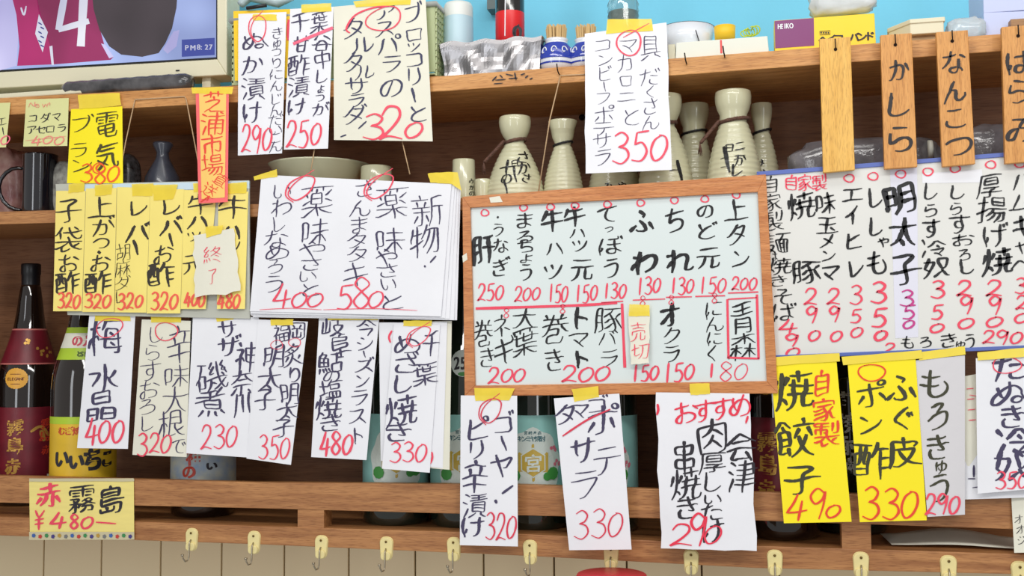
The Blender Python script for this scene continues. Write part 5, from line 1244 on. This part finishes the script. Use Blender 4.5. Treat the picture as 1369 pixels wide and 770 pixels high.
# ------------------------------------------------------------------ blue framed board
BF = mat('periwinkle_frame', (92, 112, 186), .4); PBD = mat('cream_whiteboard', (226, 226, 222), .35, var=.02, vscale=8)
def Z(x, y): return 1000 + x / 2.751, 200 + y / 2.751
OU = [(1011.5, 229.5), (1432, 197), (1442, 464), (1031, 480)]; IN = [(1017, 235), (1426, 203), (1436, 459), (1036, 475)]
f = [P(x, y, -.0085) for x, y in [bil(OU, u, v) for u, v in ((.005, .01), (.995, .01), (.995, .99), (.005, .99))]]
b2 = MB().hexa(f + [v + Vector((0, .006, 0)) for v in f]).build('menu_board', PBD); tag(b2, 'cream menu board with periwinkle blue frame at the right', 'menu board')
for i in range(4):
    a, b_ = OU[i], OU[(i + 1) % 4]; c_, d_ = IN[(i + 1) % 4], IN[i]
    f = [P(x, y, -.0105) for x, y in (a, b_, c_, d_)]; MB().hexa(f + [v + Vector((0, .008, 0)) for v in f]).build('frame_bar', BF, b2, bevel=.0005)
f2 = fnY(-.0085)
for nm, c_, mm in (('paper_strip', [Z(522, 60), Z(622, 55), Z(626, 690), Z(542, 694)], mat('lavender_white_paper', (226, 226, 240), .6)), ('paper_strip', [Z(640, 88), Z(860, 72), Z(864, 120), Z(642, 124)], WHITE)):
    flat(nm, c_, -.0085, mm, b2, .0003)
L = []
for ch, x, y, w_, h_, th in (('自', 82, 130, 58, 62, .01), ('家', 86, 195, 66, 62, .01), ('製', 92, 262, 74, 72, .01), ('麺', 106, 345, 84, 76, .015), ('は', 92, 392, 36, 34, .02), ('焼', 115, 428, 82, 62, .02), ('き', 112, 482, 66, 44, .01), ('そ', 130, 538, 72, 66, .01), ('ば', 132, 598, 80, 66, .02),
    ('焼', 196, 205, 88, 92, .03), ('豚', 215, 448, 92, 84, .03), ('味', 286, 198, 70, 74, .03), ('玉', 292, 276, 72, 70, .02), ('メ', 292, 335, 60, 52, .03), ('ン', 292, 390, 56, 46, .02), ('マ', 302, 452, 74, 66, .03),
    ('エ', 381, 165, 78, 64, .02), ('イ', 383, 240, 56, 74, .03), ('ヒ', 386, 335, 66, 72, .03), ('レ', 396, 435, 66, 74, .03), ('し', 466, 175, 56, 84, .03), ('し', 470, 282, 62, 78, .03), ('ゃ', 497, 335, 50, 46, .03), ('も', 476, 415, 80, 92, .03),
    ('明', 560, 182, 104, 112, .05), ('太', 570, 302, 96, 104, .04), ('子', 580, 442, 98, 116, .03), ('し', 670, 150, 58, 64, .03), ('ら', 670, 222, 56, 54, .02), ('す', 672, 290, 66, 76, .03), ('冷', 686, 362, 86, 66, .02), ('奴', 692, 432, 90, 76, .03),
    ('し', 766, 155, 58, 56, .03), ('ら', 766, 215, 56, 52, .02), ('す', 776, 272, 80, 74, .02), ('お', 790, 332, 78, 50, .02), ('ろ', 798, 385, 60, 46, .02), ('し', 802, 430, 66, 60, .03), ('厚', 888, 132, 88, 84, .01), ('揚', 896, 222, 94, 92, .02), ('げ', 908, 315, 88, 84, .02), ('焼', 918, 412, 104, 94, .04),
    ('ハ', 1008, 115, 66, 70, .02), ('ム', 1000, 196, 76, 70, .02), ('キ', 1010, 280, 76, 84, .03), ('ャ', 1010, 350, 60, 60, .02), ('ベ', 1006, 420, 70, 60, .02),
    ('も', 588, 710, 52, 46, .03), ('ろ', 652, 706, 56, 46, .02), ('き', 738, 700, 62, 56, .02), ('ゅ', 780, 712, 40, 34, .02), ('う', 818, 704, 54, 62, .02)):
    px, py = Z(x, y); char(L, ch, px, py, w_ / 2.751 * 1.05, h_ / 2.751 * 1.02, thick=th, rough=1)
ink(L, 'dish_name', MATS['whiteboard_black'], b2, f2, .0006, gap=.0035)
L = []
for t, w_ in (([('4', 150, 650, 74, 50), ('9', 160, 702, 56, 46), ('0', 166, 746, 56, 36)], 3), ([('2', 230, 540, 54, 62), ('9', 235, 608, 48, 62), ('0', 242, 684, 48, 38)], 2.8), ([('2', 314, 540, 54, 60), ('9', 318, 608, 46, 62), ('0', 325, 684, 48, 38)], 2.8),
    ([('3', 398, 535, 52, 68), ('5', 398, 612, 46, 54), ('0', 398, 674, 50, 40)], 2.6), ([('3', 482, 525, 66, 82), ('5', 484, 618, 64, 74), ('0', 486, 684, 52, 40)], 3.6), ([('3', 700, 517, 58, 66), ('5', 696, 600, 50, 56), ('0', 694, 656, 58, 32)], 3),
    ([('2', 798, 512, 62, 60), ('9', 802, 570, 56, 66), ('0', 803, 638, 66, 38)], 3), ([('2', 906, 510, 66, 58), ('9', 906, 570, 54, 66), ('0', 906, 632, 68, 38)], 3), ([('3', 1006, 500, 50, 60), ('2', 1006, 560, 50, 50), ('0', 1006, 620, 60, 38)], 3)):
    for d, x, y, a, h in t:
        px, py = Z(x, y); a /= 2.751; h /= 2.751; num(L, d, px - a / 2, py - h / 2, px + a / 2, py + h / 2, w_)
px, py = Z(860, 665); qx, qy = Z(1012, 716); num(L, '290', px, py, qx, qy, 2.8); px, py = Z(500, 712); num(L, '2', px, py, px + 17, py + 12, 2.5)
for x, y in ((372, 105), (460, 98), (562, 90), (662, 81), (762, 70), (893, 55), (1000, 52)): px, py = Z(x, y); ell(L, px, py, 6.6, 5, 2)
for ch, x in (('自', 158), ('家', 210), ('製', 262)): px, py = Z(x, 122); char(L, ch, px, py, 19, 21, thick=.02)
ink(L, 'red_writing', RED, b2, f2, .0009, gap=.004)
L = []
for d, x, y, a, h in (('3', 586, 546, 58, 60), ('5', 590, 600, 52, 54), ('0', 592, 642, 46, 30)):
    px, py = Z(x, y); a /= 2.751; h /= 2.751; num(L, d, px - a / 2, py - h / 2, px + a / 2, py + h / 2, 2.8)
ink(L, 'purple_price', mat('magenta_ink', (200, 60, 140), .5), b2, f2, .0010)
# wide film tapes over the lower board edge
TAPE2 = mat('yellow_film_tape', (246, 222, 76), .25, var=.05, vscale=30, coat=.3)

# ------------------------------------------------------------------ sheets at the lower right
OLB = mat('olive_brush_black', (58, 58, 36), .5)
def yc(lab, c_, Y, blk, red, tps, **kw):
    o = sheet('menu_card', lab, 'menu card', c_, Y, YELLOW, V(blk), red, curl=.003, bend=.001, group='bright yellow menu cards', bm=OLB, rm=mat('card_red_ink', (236, 70, 44), .5), **kw)
    fn = lambda x, y, off: P(x, y, Y - off)
    for t in tps: tape(t, o, fn, .0012, TAPE2)
yc('yellow card reading 自家製 焼餃子 490, leftmost of yellow pair', [(1029.5, 483), (1118, 480), (1138.5, 697.5), (1048, 699.5)], -.0135, [('焼', 1060, 521, 50, 52, .03), ('餃', 1064, 585, 50, 52, .02), ('子', 1072, 640, 48, 40, .02)],
   lambda L: (num(L, '4', 1050, 660, 1080, 695, 3), num(L, '9', 1080, 652, 1106, 693, 2.8), num(L, '0', 1102, 675, 1124, 694, 2.8), [char(L, ch, x, y, s, h, thick=.02) for ch, x, y, s, h in (('自', 1099, 513, 22, 34), ('家', 1102, 548, 30, 30), ('製', 1106, 580, 34, 34))]), [[(1025, 478), (1122, 472), (1123, 483), (1027, 489)]])
yc('yellow card reading ふぐ皮ポン酢 330, right of yellow pair', [(1133, 483), (1224, 479), (1239, 695.5), (1149.5, 698)], -.0138, [('ふ', 1204, 518, 40, 40, .03), ('ぐ', 1208, 560, 36, 38, .02), ('皮', 1209, 603, 42, 42, .02), ('ポ', 1165, 528, 42, 36, .02), ('ン', 1163, 567, 34, 28, .02), ('酢', 1165, 616, 46, 48, .02)],
   lambda L: (num(L, '330', 1152, 652, 1229, 694, 3), ell(L, 1165.4, 498, 18, 11, 2)), [[(1125, 477), (1232, 468), (1234, 479), (1127, 488)]])
o = sheet('menu_sheet', 'grey white sheet reading もろきゅう right of the yellow pair', 'menu sheet', [(1223, 482), (1290, 475), (1290, 688), (1240, 691)], -.0128, mat('grey_white_paper', (216, 214, 218), .7, bump=.3, bscale=45), V([('も', 1250, 512, 46, 40, .015), ('ろ', 1255, 555, 34, 42, .015), ('き', 1253, 597, 38, 38, .015), ('ゅ', 1258, 622, 24, 22, .02), ('う', 1257, 651, 34, 42, .015)]),
      lambda L: num(L, '290', 1236, 661, 1284, 690, 3), curl=.004, bm=OLB, rm=RED)
tape([(1228, 471), (1290, 463), (1291, 474), (1229, 482)], o, lambda x, y, off: P(x, y, -.0128 - off), .0012, TAPE2)
o = sheet('menu_sheet', 'white sheet reading たぬき冷奴 350 at the right edge', 'menu sheet', [(1304.6, 479), (1405, 473), (1400, 652), (1307, 660)], -.0150, WHITE, V([('た', 1347, 492, 44, 36, .03), ('ぬ', 1348, 526, 44, 34, .02), ('き', 1352, 556, 42, 34, .02), ('冷', 1357, 590, 46, 42, .03), ('奴', 1354, 622, 46, 40, .03)]),
      lambda L: (num(L, '350', 1330, 630, 1376, 654, 2.4), ell(L, 1346, 488, 19, 11, 1.6)), curl=.006, bend=-.004, rm=RED)
tape([(1306, 471), (1400, 462), (1402, 474), (1307, 482)], o, lambda x, y, off: P(x, y, -.0150 - off), .0016, TAPE2)
f = [P(x, y, -.0115) for x, y in [(1291, 471), (1306, 470), (1306, 478), (1291, 480)]]
# papers lying behind
def b(L): stroke(L, [(1302, 622), (1302, 638)], 2.6); stroke(L, [(1294, 640), (1304, 640)], 2); stroke(L, [(1316, 650), (1300, 652)], 1.5)
sheet('menu_sheet', 'white tilted sheet leaning between もろきゅう and たぬき冷奴 sheets', 'menu sheet', [(1302, 570), (1380, 560), (1378, 665), (1278, 668)], -.006, WHITE, b, lambda L: stroke(L, [(1296, 528), (1310, 530)], 1), curl=.002)
sheet('menu_sheet', 'narrow white sheet with red marks behind もろきゅう sheet', 'menu sheet', [(1272, 506), (1306, 500), (1312, 600), (1284, 640)], -.0042, CREAM, None, lambda L: [stroke(L, [(1292 + k, 520 + 14 * k), (1302 + k, 519 + 14 * k)], 1.4) for k in range(4)], curl=.001)
sheet('small_note', 'cream note with small black letters at lower right corner', 'note', [(1352, 664), (1400, 660), (1404, 738), (1356, 739)], -.0045, CREAM, lambda L: [char(L, ch, 1362 + k * 2, 694 + k * 14, 12, 13) for k, ch in enumerate('オオジ')], None, curl=.004, group=None, bm=BLACK)
for k, (c_, lab) in enumerate((([(1150, 688), (1352, 704), (1362, 734), (1186, 716)], 'white paper with red writing lying on the bottom board, right'),)):
    pts = [P(x, y, Y) for (x, y), Y in zip(c_, (.03, .03, .008, .008))]
    zz = zbot(1250) + .004
    pts = [Vector((P(1180, 700, .06).x, .09, zz)), Vector((P(1369, 700, .06).x, .09, zz)), Vector((P(1366, 720, .02).x, .02, zz - .0015)), Vector((P(1192, 720, .02).x, .02, zz - .0015))]
    mb = MB(); vs = []
    for j in range(7):
        for i in range(9):
            q = pts[0].lerp(pts[1], i / 8).lerp(pts[3].lerp(pts[2], i / 8), j / 6); q.z += .010 * math.sin(i / 8 * math.pi) ** 2 * (1 - j / 8); vs.append(q)
    mb.add(vs, [(j * 9 + i, (j + 1) * 9 + i, (j + 1) * 9 + i + 1, j * 9 + i + 1) for j in range(6) for i in range(8)], True)
    o = mb.build('loose_paper', CREAM, solid=.0003); tag(o, lab, 'paper')

# sheets hanging from the whiteboard
hs('white sheet reading ゴーヤ ピリ辛漬け 320 under whiteboard left corner', [(616, 528.6), (691.4, 529), (692.4, 730.5), (614.8, 728.8)], -.0195, [('ゴ', 674, 566, 28, 30), ('ー', 673, 593, 22, 24), ('ヤ', 671, 622, 34, 34), ('ピ', 638, 573, 32, 34), ('リ', 637, 601, 26, 28), ('辛', 634, 639, 36, 44), ('漬', 635, 675, 32, 32), ('け', 632, 704, 30, 30, .02), ],
   lambda L: (num(L, '320', 648, 685, 691, 722, 2.2), swirl(L, 656, 550, 17, 15, 1.6)), [(634, 518.5), (688, 519), (681, 535), (635, 536)], curl=.003, rm=mat('crimson_ink', (222, 58, 84), .5),
   extra=lambda o, fn: ink((lambda L: (stroke(L, [(686, 649), (671, 660)], 3.4), stroke(L, [(662, 668), (664, 673)], 3.4), L)[-1])([]), 'exclamation_mark', INDIGO, o, fn, .0005))
hs('white sheet reading タマゴ ポテサラ 330 under whiteboard centre', [(740.4, 532.6), (828, 526), (844.4, 734.5), (761, 735.5)], -.0195, [('タ', 756, 554, 30, 30), ('マ', 776, 548, 26, 24), ('ゴ', 799, 541, 28, 24), ('ポ', 806, 562, 42, 42, .01), ('テ', 811, 615, 38, 46, -.01), ('サ', 779, 601, 34, 38), ('ラ', 783, 646, 42, 44, -.01)],
   lambda L: (num(L, '330', 767, 681, 834, 719, 2), stroke(L, [(752, 583), (784, 562), (816, 547)], 2.8)), [(764, 520), (799, 516.5), (801, 531), (768, 537)], curl=.003, rm=MATS['crimson_ink'])
hs('large white sheet reading おすすめ 肉厚しいたけ串焼き under whiteboard right', [(876.8, 524.5), (1002, 526), (1011.5, 736.7), (883.8, 733)], -.0195, [('会', 990, 597, 38, 42), ('津', 992, 636, 36, 42), ('肉', 953, 583, 38, 44), ('厚', 952, 618, 34, 28), ('し', 951, 644, 28, 28, .02), ('い', 953, 667, 26, 16, .02), ('た', 951, 685, 30, 26), ('け', 953, 709, 32, 34, .02),
   ('串', 915, 614, 32, 46), ('焼', 916, 647, 38, 42), ('き', 918, 678, 38, 34)],
   lambda L: ([char(L, ch, x, y, 32, 32, thick=.01) for ch, x, y in (('お', 917, 552), ('す', 942, 549), ('す', 965, 546), ('め', 990, 543))], num(L, '2', 895, 700, 928, 730, 3), num(L, '9', 920, 686, 946, 729, 3.4), num(L, '0', 940, 702, 966, 727, 2.4), stroke(L, [(879, 540), (880, 548), (878, 555)], 3), stroke(L, [(1000, 556), (997, 566)], 2.4)),
   [(922, 513), (949, 512), (949, 527), (923, 528)], curl=.003, bm=BLACK, rm=mat('hot_red_ink', (236, 52, 80), .5), edge=3)

# price card for the maroon bottle, with flowered tape
def r_(L):
    char(L, '赤', 66, 662, 32, 31, thick=.04); num(L, '¥', 44, 683, 60, 709, 2.6); num(L, '4', 66, 684, 90, 706, 3.4); num(L, '8', 93, 687, 106, 706, 3); num(L, '0', 107, 690, 125, 706, 3); stroke(L, [(128, 698), (155, 700)], 3)
def ex(o, fn):
    BD = mat('floral_tape_base', (206, 196, 160), .5)
    for t in (TP(39, 711, 179.5, 721.5), TP(39, 639.5, 179, 643.5)): tape(t, o, fn, .0008, BD)
    cols = [(60, 100, 170), (200, 60, 50), (60, 140, 80), (70, 60, 130), (190, 150, 60), (120, 120, 120)]
    for k in range(16):
        L = []; x, y = 45 + k * 8.6, 716 + (k % 2) * 1.2
        for a in range(5): stroke(L, [(x, y), (x + 2.6 * math.cos(a * 1.257), y + 2.6 * math.sin(a * 1.257))], 2.1, taper=1)
        ink(L, 'flower_print', mat('flower_print_%d' % (k % 6), cols[k % 6], .5), o, fn, .0014)
sheet('price_card', 'pale yellow card reading 赤霧島 480 on the rail with flowered tape', 'price card', [(39, 641), (179, 641.5), (179.5, 721), (40, 719)], -.0012, mat('lemon_paper', (244, 226, 136), .65, var=.04, vscale=30, stretch=(1, 6, 6)), V([('霧', 110, 667, 34, 36, .03), ('島', 149, 668, 34, 36, .03)]), r_, curl=.0008, bend=.0006, group=None, bm=BLACK, extra=ex)

bpy.context.view_layer.update()
